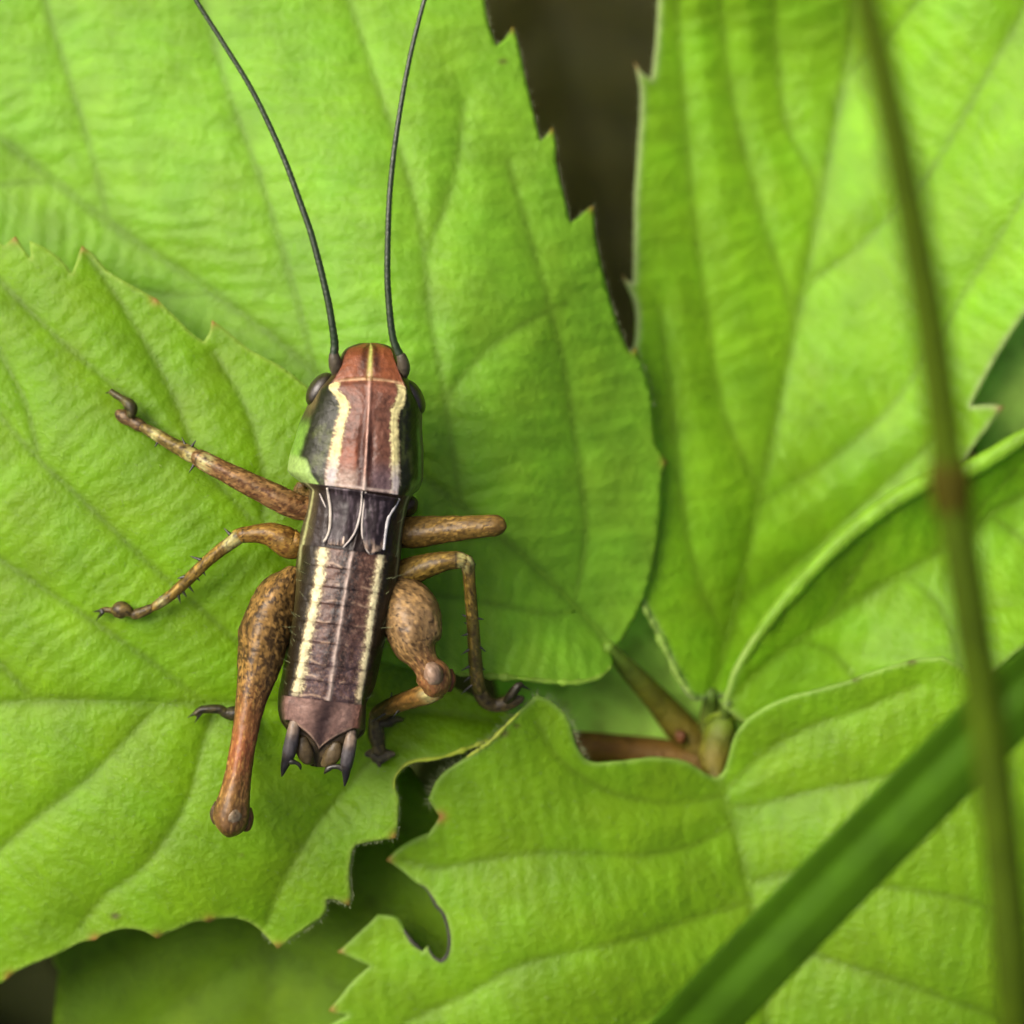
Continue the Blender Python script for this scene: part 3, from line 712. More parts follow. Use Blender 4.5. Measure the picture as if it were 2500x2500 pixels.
def trunk_relief(y, w):
    aw = np.abs(w)
    top = np.clip(1.6 - aw, 0, 1)
    z = np.zeros(np.broadcast(y, w).shape)
    for a, b in zip(SEGY[:-1], SEGY[1:]):
        t = (y - a) / (b - a)
        k = (t >= 0) & (t < 1)
        z = z + k * (0.005 * np.clip(t, 0, 1) ** 1.5 - 0.002)
    z = z * (0.3 + 0.7 * np.clip(1.9 - aw, 0, 1))
    z = z + 0.006 * np.exp(-(w / .07) ** 2) * ((y > 925) & (y < 1712))                    # median keel
    z = z + 0.010 * np.exp(-((aw - 1) / .17) ** 2) * ((y > 985) & (y < 1700))             # lateral carinae
    z = z - 0.012 * np.exp(-((y - 928 - 10 * w ** 2) / 7) ** 2) * top                     # head / pronotum suture
    z = z - 0.010 * np.exp(-((np.abs(w) - .2) / .12) ** 2) * np.exp(-((y - 1085) / 45) ** 2)
    yb = 1768 + 62 * np.clip(1 - aw, 0, 1) ** 1.2                                         # edge of the last back plate
    z = z - 0.022 * sstep(0, 6, y - yb) * (aw < 1.8)
    z = z - 0.012 * np.exp(-(w / .25) ** 2) * sstep(1715, 1760, y)
    z = z + 0.006 * (fbm(w * 5 + 9, y / 16, 3) - .5) * ((aw < 2))
    return z
def trunk_point(y, w):
    """y along the body, w across (0 middle, 1 stripe, 2 outline) -> px, py, z for the upper side"""
    L, sl, M, sr, R = (stv(k, y) for k in range(1, 6))
    aw = np.abs(w); t = np.clip(aw - 1, 0, 1)
    x = np.where(w < 0, np.where(aw < 1, M + (sl - M) * aw, sl + (L - sl) * t), np.where(aw < 1, M + (sr - M) * aw, sr + (R - sr) * t))
    zc, ds = stv(6, y), stv(7, y)
    z = zc - 0.16 * ds * np.clip(aw, 0, 1) ** 2 - 0.84 * ds * (1 - np.sqrt(np.clip(1 - t * t, 0, 1)))
    return x, y + slant(y) * (x - M), z
def surf(px, py):
    """height of the back at a photo pixel"""
    px = np.asarray(px, float); py = np.asarray(py, float)
    y = py.copy()
    for _ in range(4): y = py - slant(y) * (px - stv(3, y))
    L, sl, M, sr, R = (stv(k, y) for k in range(1, 6))
    w = np.where(px < M, np.where(px > sl, (px - M) / (M - sl), -1 - (sl - px) / (sl - L)), np.where(px < sr, (px - M) / (sr - M), 1 + (px - sr) / (R - sr)))
    w = np.clip(w, -2, 2)
    return trunk_point(y, w)[2] + trunk_relief(y, w)

def mixc(col, c, k):
    k = np.clip(k, 0, 1)[..., None]
    return col * (1 - k) + alb(*c) * k
def trunk_colour(y, w):
    aw = np.abs(w)
    n1 = fbm(w * 6 + 40, y / 14, 3); n2 = fbm(w * 14 + 7, y / 5, 3); n4 = fbm(w * 30 + 3, y / 2.6, 2); n3 = fbm(w * 3 + 3, y / 40, 2)
    col = np.tile(alb(58, 46, 28), y.shape + (1,))
    head = y < 930 + 8 * w ** 2
    pro = ~head & (y < 1197)
    meso = (y >= 1197) & (y < 1345)
    abd = (y >= 1345) & (y < 1712)
    tail = y >= 1712
    # head
    h = np.tile(alb(166, 98, 62), y.shape + (1,))
    h = mixc(h, (140, 78, 46), n1 * 0.9)
    h = mixc(h, (82, 42, 18), np.exp(-((aw - .24) / .16) ** 2) * sstep(932, 890, y) * .95)
    h = mixc(h, (70, 40, 24), sstep(.95, 1.25, aw))
    h = mixc(h, (96, 86, 54), sstep(1.35, 1.9, aw) * .8)
    h = mixc(h, (214, 224, 120), np.exp(-(w / .075) ** 2) * sstep(945, 905, y))
    h = mixc(h, (240, 200, 160), np.exp(-(w / .05) ** 2) * sstep(890, 915, y))
    h = mixc(h, (246, 208, 165), np.exp(-((y - 925 - 9 * w ** 2) / 3.2) ** 2) * (aw > .12) * (aw < 1.05) * (.55 + .6 * n3))
    # pronotum
    p = np.tile(alb(140, 94, 78), y.shape + (1,))
    p = mixc(p, (154, 96, 74), sstep(1000, 940, y))
    p = mixc(p, (108, 72, 58), sstep(.35, .75, n1) * .7)
    p = mixc(p, (166, 94, 62), (w < 0) * np.exp(-((y - 1118) / 32) ** 2) * .8 * (aw > .3))
    p = mixc(p, (118, 98, 106), sstep(1105, 1165, y) * (w > .1) * .9)
    p = mixc(p, (196, 172, 160), sstep(1130, 1180, y) * (w < -.2) * (.25 + n2 * 1.0))
    p = mixc(p, (62, 34, 24), np.exp(-(np.maximum(aw - .10, 0) / .13) ** 2) * sstep(1040, 1100, y) * (aw > .03) * .92)
    p = mixc(p, (92, 52, 42), np.exp(-((aw - .14) / .10) ** 2) * sstep(950, 1000, y) * .45)
    p = mixc(p, (232, 184, 168), np.exp(-(w / .040) ** 2))
    p = mixc(p, (236, 220, 214), np.exp(-(w / .055) ** 2) * sstep(1150, 1190, y))
    sw = .135 + .16 * (n2 - .5) + .08 * (n4 - .5) + .05 * (y < 1000)
    dark = sstep(1.12, 1.2, aw)
    p = mixc(p, (38, 42, 18), dark)
    p = mixc(p, (78, 88, 40), dark * sstep(.5, .75, fbm(w * 7 + 20, y / 30 + w * 3, 3)) * .9)
    st = 1 - sstep(sw - .05, sw + .05, np.abs(aw - 1))
    p = mixc(p, (252, 243, 178), st)
    p = mixc(p, (205, 196, 200), st * sstep(1105, 1165, y + 30 * (n2 - .5)))
    p = mixc(p, (120, 112, 78), sstep(1.80, 1.93, aw) * (w > 0))
    p = mixc(p, (112, 100, 66), sstep(1.72, 1.85, aw) * (w < 0) * sstep(1060, 990, y))
    p = mixc(p, (134, 184, 74), sstep(1.72, 1.84, aw + .08 * (n1 - .5)) * (w < 0) * sstep(1020, 1080, y))
    p = mixc(p, (140, 190, 84), np.exp(-((aw - 1.86) / .05) ** 2) * (w > 0) * sstep(1010, 1060, y))
    p = mixc(p, (170, 206, 118), (w < 0) * sstep(1.52, 1.60, aw + .004 * (y - 1150)) * sstep(1128, 1142, y + 20 * (aw - 1.8)))
    p = mixc(p, (140, 175, 80), (w > 0) * sstep(1.5, 1.7, aw) * sstep(1150, 1170, y))
    p = mixc(p, (216, 196, 190), np.exp(-((y - 1192) / 3.2) ** 2) * (aw < 1.15) * .85)
    # between pronotum and abdomen
    m = np.tile(alb(52, 40, 36), y.shape + (1,))
    m = mixc(m, (104, 96, 66), sstep(1.35, 1.75, aw) * (.5 + .6 * n1))
    m = mixc(m, (205, 210, 150), np.exp(-((aw - 1.80) / .055) ** 2) * .95)
    # abdomen
    a = np.tile(alb(108, 78, 68), y.shape + (1,))
    a = mixc(a, (98, 80, 86), sstep(1480, 1640, y))
    a = mixc(a, (70, 48, 42), sstep(.35, .7, n1) * .8)
    a = mixc(a, (165, 135, 120), sstep(.58, .8, n2) * .55)
    a = mixc(a, (46, 34, 32), np.exp(-((aw - .20) / .17) ** 2) * (.45 + .9 * sstep(.3, .6, n3)) * sstep(1690, 1600, y))
    a = mixc(a, (150, 112, 96), sstep(.5, .75, n4) * .45)
    for q_, yy in enumerate(SEGY[1:]):
        yc = yy + 5 * np.cos(np.clip(aw, 0, 1) * 5 + q_) - 4 * aw + 5 * (fbm(w * 4 + yy, y * 0 + 3, 2) - .5)
        vis = sstep(.38, .62, fbm(w * 3.5 + yy, y * 0 + yy * .37, 2))
        a = mixc(a, (214, 182, 158), np.exp(-((y - yc + 4) / 2.6) ** 2) * (aw > .25) * (aw < .85) * vis * .6)
        a = mixc(a, (44, 32, 30), np.exp(-((y - yc - 2) / 3.0) ** 2) * (aw < 1.0) * (.12 + .5 * (1 - vis)) * (.5 + .5 * (yy > 1600)))
    a = mixc(a, (206, 186, 178), np.exp(-((w + .02 * np.sin(y / 9)) / (.045 + .05 * n2)) ** 2) * .9)
    dk = sstep(1.13, 1.25, aw)
    a = mixc(a, (46, 38, 22), dk)
    a = mixc(a, (96, 88, 48), sstep(1.6, 1.95, aw) * (.35 + .7 * n1))
    a = mixc(a, (200, 205, 150), np.exp(-((aw - 1.86) / .05) ** 2) * sstep(1420, 1370, y) * .8)
    seglen = np.zeros(y.shape)
    for s0, s1 in zip(SEGY[:-1], SEGY[1:]):
        seglen = np.where((y >= s0) & (y < s1), (y - s0) / (s1 - s0), seglen)
    sw = .108 + .20 * (n2 - .5) + .12 * (n4 - .5) + .06 * np.sin(seglen * np.pi) - .03 * (w > 0)
    st = (1 - sstep(sw - .05, sw + .05, np.abs(aw - 1))) * sstep(1720, 1690, y)
    st = st * (1 - .5 * (w > 0) * sstep(.62, .75, n2)) * (1 - .6 * (w > 0) * sstep(1580, 1660, y))
    a = mixc(a, (226, 208, 160), (1 - sstep(sw, sw + .16, np.abs(aw - 1))) * .35 * sstep(1720, 1690, y))
    a = mixc(a, (252, 244, 198), st * (.75 + .25 * n1 * 2))
    # tail
    t = np.tile(alb(172, 138, 130), y.shape + (1,))
    t = mixc(t, (110, 80, 72), n1 * .8)
    t = mixc(t, (140, 88, 62), sstep(.6, 1.2, w) * .7)
    t = mixc(t, (204, 168, 158), np.exp(-((aw - .6) / .22) ** 2) * np.exp(-((y - 1742) / 22) ** 2) * .5)  # paler pink on the back plate: pattern and a painted highlight
    t = mixc(t, (58, 42, 42), np.exp(-(w / .30) ** 2) * .9)
    t = mixc(t, (84, 64, 54), sstep(1.3, 1.8, aw))
    yb = 1768 + 62 * np.clip(1 - aw, 0, 1) ** 1.2
    t = mixc(t, (96, 82, 60), sstep(0, 5, y - yb))
    t = mixc(t, (40, 30, 26), np.exp(-((y - yb - 3) / 3.5) ** 2) * (aw < 1.4) * .9)
    t = mixc(t, (200, 172, 150), np.exp(-((y - yb + 4) / 3) ** 2) * (aw < .9) * .6)
    for mask, c in ((head, h), (pro, p), (meso, m), (abd, a), (tail, t)):
        col = np.where(mask[..., None], c, col)
    return col

BV, BF, BC = [], [], []
def add_geo(V, F, c):
    k = sum(len(v) for v in BV)
    BV.append(V); BC.append(c)
    BF.extend(tuple(k + i for i in f) for f in F)

ys = np.concatenate([np.linspace(837, 860, 16), np.linspace(862, 1872, 470)])
phi = np.linspace(-np.pi / 2, np.pi / 2, 46)
wside = np.sin(np.linspace(0, np.pi / 2, 34))[1:]
wtop = np.concatenate([-(1 + wside[::-1]), np.linspace(-1, 1, 90), 1 + wside])
nu = 26
thu = np.linspace(0, np.pi, nu + 2)[1:-1]
Y, W = np.meshgrid(ys, wtop, indexing='ij')
px, py, pz = trunk_point(Y, W)
pz = pz + trunk_relief(Y, W)
topV = at(px, py, pz)
Lo, Ro, Mo, zs = stv(1, ys), stv(5, ys), stv(3, ys), stv(6, ys) - stv(7, ys)
cx, hw = (Lo + Ro) / 2, (Ro - Lo) / 2
ux = cx[:, None] + hw[:, None] * np.cos(thu)[None]
uz = zs[:, None] - stv(8, ys)[:, None] * np.sin(thu)[None]
uy = ys[:, None] + slant(ys)[:, None] * (ux - Mo[:, None])
V = np.concatenate([topV, at(ux, uy, uz)], 1)
nr, nc = V.shape[:2]
ctop = trunk_colour(Y, W)
cund = np.tile(alb(150, 150, 80), (nr, nu, 1))
colr = np.concatenate([ctop, cund], 1).reshape(-1, 3)
F = [(i * nc + j, i * nc + (j + 1) % nc, (i + 1) * nc + (j + 1) % nc, (i + 1) * nc + j) for i in range(nr - 1) for j in range(nc)]
V = V.reshape(-1, 3)
V = np.vstack([V, V[:nc].mean(0), V[(nr - 1) * nc:nr * nc].mean(0)])
colr = np.vstack([colr, alb(150, 90, 50), alb(90, 76, 56)])
a0, a1 = nr * nc, nr * nc + 1
F += [(a0, (j + 1) % nc, j) for j in range(nc)] + [(a1, (nr - 1) * nc + j, (nr - 1) * nc + (j + 1) % nc) for j in range(nc)]
add_geo(V, F, colr)

# legs (all of one body): rows px, py, z, radius in pixels
def leg(pts, base, dark=(80, 58, 26), tip=None, tipfrom=.7, speck=.5, leaf=None, flat=1.0, cols=None, ring=None, ringc=(50, 38, 20), pale=None, streak=0.0):
    P = np.array(pts, float)
    if leaf is not None:
        lz = leaf.z(P[:, 0], P[:, 1])
        P[:, 2] += lz * np.clip(1 - (P[:, 2] - .04) / .22, 0, 1)
    q = catmull(P, 3.0)
    q[:, 3] = np.maximum(q[:, 3], 1.5)
    V, F, ri, an = tube_geo(at(q[:, 0], q[:, 1], q[:, 2]), q[:, 3] * K, int(np.clip(6.28 * q[:, 3].max() / 4, 22, 92)), flat)
    n = len(q); t = ri / (n - 1)
    L = np.concatenate([[0], np.cumsum(np.hypot(*np.diff(q[:, :2], axis=0).T))])
    s = L[ri]; r = float(q[:, 3].mean())
    u, v = s / 9, an * r / 9
    n1 = fbm(u + P[0, 0], v * 1.0 + 11, 3); n2 = fbm(u * .8 + P[0, 1], v * 1.4 + 60, 2)
    cen = at(q[:, 0], q[:, 1], q[:, 2])[ri]
    V = cen + (V - cen) * (1 + .045 * np.cos(4 * an + .6) + .09 * (fbm(s / 45 + P[0, 1], np.cos(an) * 1.6 + 20, 2) - .5) + .05 * (fbm(s / 12 + P[0, 1], np.cos(an) * 4 + np.sin(an) * 3 + 20, 2) - .5))[:, None]
    speck = speck * (1 - (.75 * sstep(.46, .58, t) if cols is not None and len(cols) > 2 else 0))
    c = np.tile(alb(*base), (len(V), 1))
    c = mixc(c, tuple(x * .70 for x in base), sstep(.35, .75, n1) * .7)
    c = mixc(c, tuple(min(255, x * 1.22) for x in base), sstep(.55, .8, n2) * .5)
    c = mixc(c, dark, sstep(.60, .67, n2 + .2 * (n1 - .5)) * speck)
    if streak: c = mixc(c, dark, sstep(.6, .7, fbm(s / 20 + 5, an * r / 4, 2)) * streak)
    if tip is not None: c = mixc(c, tip, sstep(tipfrom - .12, tipfrom + .12, t + .1 * (n1 - .5)))
    if cols is not None:
        for t0, w0, cc, k0 in cols: c = mixc(c, cc, np.exp(-((t + .06 * (n1 - .5) - t0) / w0) ** 2) * k0)
    if pale is not None:
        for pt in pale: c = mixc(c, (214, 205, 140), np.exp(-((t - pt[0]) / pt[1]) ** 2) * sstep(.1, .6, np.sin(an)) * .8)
    if ring is not None:
        for rt in ring: c = mixc(c, ringc, np.exp(-((s - rt * L[-1]) / 2.6) ** 2))
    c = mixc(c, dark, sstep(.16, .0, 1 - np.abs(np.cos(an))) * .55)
    c = mixc(c, dark, sstep(.60, .65, fbm(s / 13 + P[0, 0], an * r / 7 + 9, 2)) * speck * .8)
    c = mixc(c, tuple(x * .5 for x in dark), sstep(.70, .74, fbm(s / 7 + P[0, 1], an * r / 5 + 30, 2)) * np.minimum(speck * 1.2, .8))
    c = mixc(c, tuple(min(255, x * 1.35 + 15) for x in base), sstep(.64, .72, fbm(s / 10 + P[0, 1] + 50, an * r / 5 + 70, 2)) * .5)
    c = mixc(c, dark, sstep(.56, .70, fbm(s / 60 + P[0, 0], np.cos(an) * 3 + np.sin(an) * 2 + 9, 3)) * .28)
    c = c * np.array([1.10, 1.19, 1.18])
    add_geo(V, F, c)
OR = (166, 118, 58)
# left front
leg([(768, 1222, .16, 26), (745, 1222, .15, 28), (735, 1200, .13, 20), (738, 1180, .13, 12)], (130, 100, 60))
leg([(765, 1245, .2, 26), (728, 1238, .2, 30), (690, 1222, .215, 31), (650, 1202, .22, 29), (600, 1177, .22, 27), (550, 1152, .215, 24), (505, 1129, .205, 22), (482, 1116, .195, 20), (474, 1112, .19, 14)], (158, 116, 72), (96, 56, 28), ring=[.95], pale=[(.9, .05)], speck=.8, leaf=L2)
leg([(486, 1120, .19, 17), (468, 1110, .175, 19), (445, 1097, .15, 18), (420, 1084, .125, 16), (390, 1066, .1, 15), (362, 1050, .07, 13), (346, 1042, .06, 10)], (140, 118, 62), leaf=L2, pale=[(.1, .06), (.75, .07)], speck=.6)
leg([(356, 1047, .06, 10), (340, 1038, .055, 15), (322, 1028, .05, 14), (306, 1018, .045, 18), (292, 1010, .042, 14), (286, 1004, .04, 8)], (120, 92, 56), (60, 44, 26), leaf=L2, speck=.7, flat=.8)
leg([(318, 1018, .07, 9), (322, 1000, .085, 14), (314, 986, .088, 14), (300, 975, .08, 9), (284, 965, .07, 8), (270, 955, .06, 7)], (90, 82, 44), (50, 44, 24), leaf=L2)
# left middle
leg([(735, 1322, .2, 30), (712, 1330, .2, 34), (690, 1318, .205, 34), (660, 1305, .21, 28), (630, 1303, .21, 22), (605, 1305, .205, 19), (590, 1306, .2, 18), (580, 1308, .195, 12)], (158, 118, 52), (100, 62, 22), ring=[.90], speck=.8, leaf=L2)
leg([(592, 1300, .195, 14), (582, 1310, .19, 18), (565, 1324, .18, 16), (540, 1342, .16, 15), (505, 1371, .135, 14), (475, 1400, .11, 14), (448, 1426, .09, 14), (415, 1455, .07, 13), (385, 1476, .055, 12), (372, 1484, .05, 9)], (152, 120, 50), (80, 56, 20), leaf=L2, pale=[(.07, .05), (.14, .04), (.9, .05)], speck=.6, streak=.3)
leg([(378, 1480, .05, 8), (362, 1488, .045, 11), (345, 1495, .042, 12), (328, 1500, .04, 12), (322, 1498, .04, 9), (312, 1492, .045, 15), (297, 1489, .045, 21), (282, 1490, .042, 17), (272, 1490, .04, 8), (258, 1489, .04, 7), (246, 1491, .035, 6)], (112, 92, 46), (52, 40, 22), leaf=L2, speck=.7, flat=.85)
# left hind: big thigh, shin doubled forward underneath it, foot peeping out
leg([(722, 1392, .2, 20), (706, 1420, .21, 38), (682, 1455, .22, 52), (660, 1505, .235, 58), (645, 1550, .25, 60), (637, 1600, .26, 54), (627, 1650, .27, 46), (615, 1700, .28, 37), (605, 1750, .29, 32), (597, 1800, .295, 30), (588, 1850, .30, 30), (580, 1900, .30, 31), (572, 1945, .30, 36), (567, 1975, .295, 42), (564, 2000, .285, 42), (562, 2022, .27, 30), (560, 2036, .26, 14)],
    (156, 116, 62), (66, 46, 20), speck=.95, flat=1.15, streak=.55, cols=[(.66, .14, (176, 98, 62), .9), (.60, .06, (150, 110, 60), .4), (.93, .05, (128, 92, 56), .9), (1.0, .04, (110, 76, 40), .9)])
leg([(538, 1962, .29, 14), (529, 1985, .285, 16), (530, 2004, .275, 12), (534, 2014, .27, 6)], (112, 84, 66), (60, 44, 30), speck=.4)
leg([(600, 1975, .29, 14), (604, 1998, .285, 15), (600, 2020, .27, 12), (594, 2026, .27, 6)], (110, 74, 40), (58, 40, 22), speck=.6)
leg([(575, 1962, .33, 10), (570, 1985, .335, 22), (562, 2005, .325, 20), (556, 2020, .3, 10)], (158, 140, 118), (120, 84, 50), speck=.4)
leg([(560, 2028, .255, 17), (565, 1990, .19, 18), (575, 1920, .14, 16), (588, 1840, .1, 15), (600, 1770, .06, 15), (606, 1745, .05, 14)], (140, 96, 52), (80, 56, 28), leaf=L2)
leg([(612, 1748, .05, 14), (590, 1742, .05, 17), (566, 1742, .05, 17), (550, 1740, .055, 12), (538, 1732, .06, 11), (512, 1731, .058, 10), (490, 1734, .05, 9), (476, 1744, .042, 7)], (70, 62, 34), (36, 30, 16), leaf=L2, speck=.7)
# right front: thigh reaching out, shin straight down beneath it
leg([(975, 1240, .16, 30), (1000, 1230, .16, 26), (1012, 1222, .15, 14)], (84, 66, 36))
leg([(970, 1300, .19, 34), (1000, 1300, .2, 37), (1040, 1297, .22, 35), (1090, 1292, .24, 31), (1140, 1288, .26, 28), (1185, 1285, .27, 26), (1212, 1283, .272, 25), (1223, 1283, .268, 20), (1228, 1283, .26, 12)], (146, 112, 52), (90, 64, 26), speck=.6, streak=.3)
leg([(1212, 1284, .25, 18), (1205, 1286, .15, 16), (1190, 1288, .03, 14), (1172, 1290, -.06, 12)], (140, 110, 50))
leg([(1178, 1289, -.05, 12), (1150, 1292, -.075, 13), (1120, 1296, -.08, 13), (1100, 1298, -.085, 8)], (100, 80, 44))
# right middle
leg([(965, 1412, .19, 30), (985, 1402, .2, 34), (1020, 1388, .22, 31), (1060, 1376, .24, 26), (1095, 1369, .25, 22), (1122, 1368, .25, 20), (1138, 1372, .245, 15)], (142, 112, 48), (86, 62, 24), ring=[.86], speck=.7, pale=[(.93, .05)])
leg([(1122, 1364, .245, 14), (1138, 1374, .24, 19), (1144, 1394, .225, 15), (1147, 1430, .2, 14), (1151, 1480, .16, 14.5), (1155, 1530, .12, 15), (1158, 1580, .08, 16), (1162, 1630, .03, 17), (1166, 1668, 0, 17), (1172, 1688, -.02, 14)], (140, 112, 48), (78, 58, 24), tip=(110, 98, 44), tipfrom=.4, speck=.8, pale=[(.05, .05)], streak=.5)
leg([(1166, 1676, -.01, 15), (1176, 1698, -.03, 18), (1190, 1714, -.05, 18), (1208, 1722, -.06, 16), (1226, 1720, -.06, 17), (1246, 1714, -.06, 17), (1266, 1708, -.055, 12), (1278, 1704, -.05, 5)], (98, 82, 44), (50, 40, 22), speck=.7, flat=.7)
leg([(1236, 1712, -.035, 9), (1246, 1700, -.015, 12), (1256, 1686, 0, 11), (1266, 1674, .005, 9), (1276, 1671, 0, 6)], (52, 46, 26), (36, 30, 18))
# right hind: thigh seen along its length, knee towards the camera, shin folded back under the tail
leg([(945, 1418, .2, 22), (965, 1440, .21, 44), (990, 1472, .235, 62), (1004, 1510, .255, 70), (1012, 1545, .27, 66), (1018, 1580, .28, 52), (1030, 1605, .285, 36), (1042, 1625, .285, 32), (1055, 1645, .28, 40), (1062, 1668, .265, 38), (1062, 1690, .25, 26)], (162, 124, 76), (84, 58, 28), tip=(150, 98, 62), tipfrom=.72, speck=.7, streak=.3, cols=[(.42, .22, (196, 158, 122), .35)], flat=1.0)
leg([(1046, 1622, .315, 12), (1056, 1640, .325, 22), (1058, 1658, .315, 20), (1050, 1672, .30, 8)], (172, 140, 122), (120, 80, 56), speck=.4)
leg([(1090, 1640, .26, 16), (1098, 1660, .255, 15), (1090, 1684, .245, 12)], (120, 66, 40), (70, 40, 26), speck=.4)
leg([(1070, 1680, .245, 24), (1045, 1692, .235, 26), (1015, 1703, .21, 23), (980, 1715, .17, 21), (945, 1730, .12, 20), (920, 1745, .08, 18), (908, 1752, .07, 12)], (156, 112, 56), (84, 56, 28), tip=(104, 86, 40), tipfrom=.7, leaf=L2, speck=.5, pale=[(.1, .08)])
leg([(920, 1740, .075, 16), (918, 1770, .065, 19), (920, 1800, .055, 20), (924, 1822, .05, 16), (926, 1838, .045, 19)], (104, 90, 46), (52, 42, 22), leaf=L2, speck=.6)
leg([(892, 1842, .04, 5), (906, 1840, .04, 12), (926, 1846, .04, 19), (946, 1842, .04, 13), (964, 1840, .038, 5)], (100, 90, 56), (44, 38, 20), leaf=L2, speck=.5, flat=.6)
leg([(926, 1844, .04, 14), (926, 1858, .036, 10), (926, 1872, .03, 4)], (80, 72, 42), (44, 38, 20), leaf=L2, flat=.6)
leg([(925, 1765, .08, 10), (950, 1762, .075, 13), (968, 1756, .07, 9), (984, 1758, .06, 4)], (84, 74, 40), (44, 38, 20), leaf=L2, flat=.8)

body = mesh_obj('body', np.vstack(BV), BF, M_CHITIN, None, np.vstack(BC) * np.array([.86, .85, .76]))
adopt(body, cricket)
body['label'] = 'brown body with cream side stripes and six tan legs'

yb_ = rng.uniform(1230, 1700, 36); sg_ = rng.choice([-1, 1], 36); wb_ = sg_ * rng.uniform(1.4, 1.9, 36)
xb_, pyb_, zb_ = trunk_point(yb_, wb_)
bo = hairs('bristle', at(xb_, pyb_, zb_), np.stack([sg_ * rng.uniform(.3, 1, 36), rng.normal(.5, .4, 36), rng.uniform(.0, .5, 36)], -1), rng.uniform(.02, .05, 36), 0.0007, None)
adopt(bo, cricket)
def part(o, parent=None):
    adopt(o, cricket) if parent is None else None
    return o
# eyes
part(blob('eye', 782, 951, .25, 27, 47, 40, M_EYE, None, None, 0.05, rot=-.62))
part(blob('eye', 1008, 969, .25, 25, 46, 40, M_EYE, None, None, 0.05, rot=.48))
# antennae
for pts, scape in (([(814, 900, .33, 9), (815, 868, .35, 10), (817, 840, .36, 9.5), (812, 800, .38, 8.5), (800, 730, .40, 8), (763, 582, .43, 7.4), (735, 500, .44, 7), (699, 401, .45, 6.6), (655, 300, .46, 6.2), (608, 207, .47, 5.8), (545, 105, .48, 5.5), (478, 0, .49, 5.2), (400, -130, .5, 4.6), (250, -420, .5, 3.4), (150, -640, .45, 2)],
                    [(822, 912, .31, 12), (820, 896, .33, 16), (817, 878, .345, 15), (815, 862, .35, 11)]),
                   ([(984, 905, .33, 9), (982, 880, .345, 10), (970, 855, .355, 9.5), (960, 828, .365, 8.5), (952, 770, .385, 8), (946, 680, .41, 7.4), (947, 580, .43, 7), (951, 480, .44, 6.6), (962, 370, .45, 6.2), (980, 250, .46, 5.8), (1003, 130, .47, 5.5), (1036, 0, .48, 5.2), (1080, -150, .48, 4.4), (1190, -500, .45, 2.6), (1240, -640, .42, 1.6)],
                    [(984, 918, .31, 11), (986, 902, .33, 15), (984, 884, .345, 14), (978, 866, .352, 11)])):
    q = catmull(np.array(pts, float), 5)
    rr = q[:, 3] * (1 + .09 * (np.arange(len(q)) % 3 == 0)) * K
    V, F, _, _ = tube_geo(at(q[:, 0], q[:, 1], q[:, 2]), rr, 10)
    an_ = part(mesh_obj('antenna', V, F, M_ANT))
    q = catmull(np.array(scape, float), 3)
    V, F, ri, an = tube_geo(at(q[:, 0], q[:, 1], q[:, 2]), q[:, 3] * K, 16)
    c = np.tile(alb(92, 84, 66), (len(V), 1)) * (0.6 + .8 * fbm(V[:, 0] * 40, V[:, 1] * 40))[:, None]
    sc = mesh_obj('scape', V, F, M_CHITIN, None, c)
    adopt(sc, an_)
# short wing pads with pale veins
def wing(inner, outer, vein_sets, base):
    A = catmull(np.array(inner, float), 4); B = catmull(np.array(outer, float), 4)
    n, m = 44, 22
    ra = np.linspace(0, len(A) - 1, n); rb = np.linspace(0, len(B) - 1, n)
    ia = np.stack([np.interp(ra, np.arange(len(A)), A[:, k]) for k in (0, 1)], -1); ib = np.stack([np.interp(rb, np.arange(len(B)), B[:, k]) for k in (0, 1)], -1)
    t = np.linspace(0, 1, m)[None, :, None]
    G = ia[:, None] * (1 - t) + ib[:, None] * t
    z = surf(G[..., 0], G[..., 1]) + .010 + .010 * np.sin(np.pi * t[..., 0]) + 0.003 * (vnoise(G[..., 0] / 5, G[..., 1] / 40) - .5)
    V = at(G[..., 0], G[..., 1], z).reshape(-1, 3)
    F = [(i * m + j, i * m + j + 1, (i + 1) * m + j + 1, (i + 1) * m + j) for i in range(n - 1) for j in range(m - 1)]
    gx, gy = G[..., 0].ravel(), G[..., 1].ravel()
    nn = fbm(gx / 4, gy / 30, 3)
    c = np.tile(alb(*base), (len(V), 1))
    c = mixc(c, (112, 98, 104), sstep(.52, .8, nn) * .8)
    c = mixc(c, (190, 165, 140), sstep(1312, 1340, gy) * sstep(.4, .6, nn) * .8)
    w = part(mesh_obj('wing', V, F, M_WING, None, c))
    w.modifiers.new('thickness', 'SOLIDIFY').thickness = 0.006
    for pts, r, cc in vein_sets:
        q = catmull(np.array(pts, float), 4)
        zz = surf(q[:, 0], q[:, 1]) + .0135
        V, F, _, _ = tube_geo(at(q[:, 0], q[:, 1], zz), r * .72 * K * (0.5 + 0.5 * np.sin(np.linspace(.5, 2.7, len(q)))), 8)
        v = mesh_obj('wing_vein', V, F, M_WING, None, np.tile(alb(*cc), (len(V), 1)))
        adopt(v, w)
PV = (222, 212, 200)
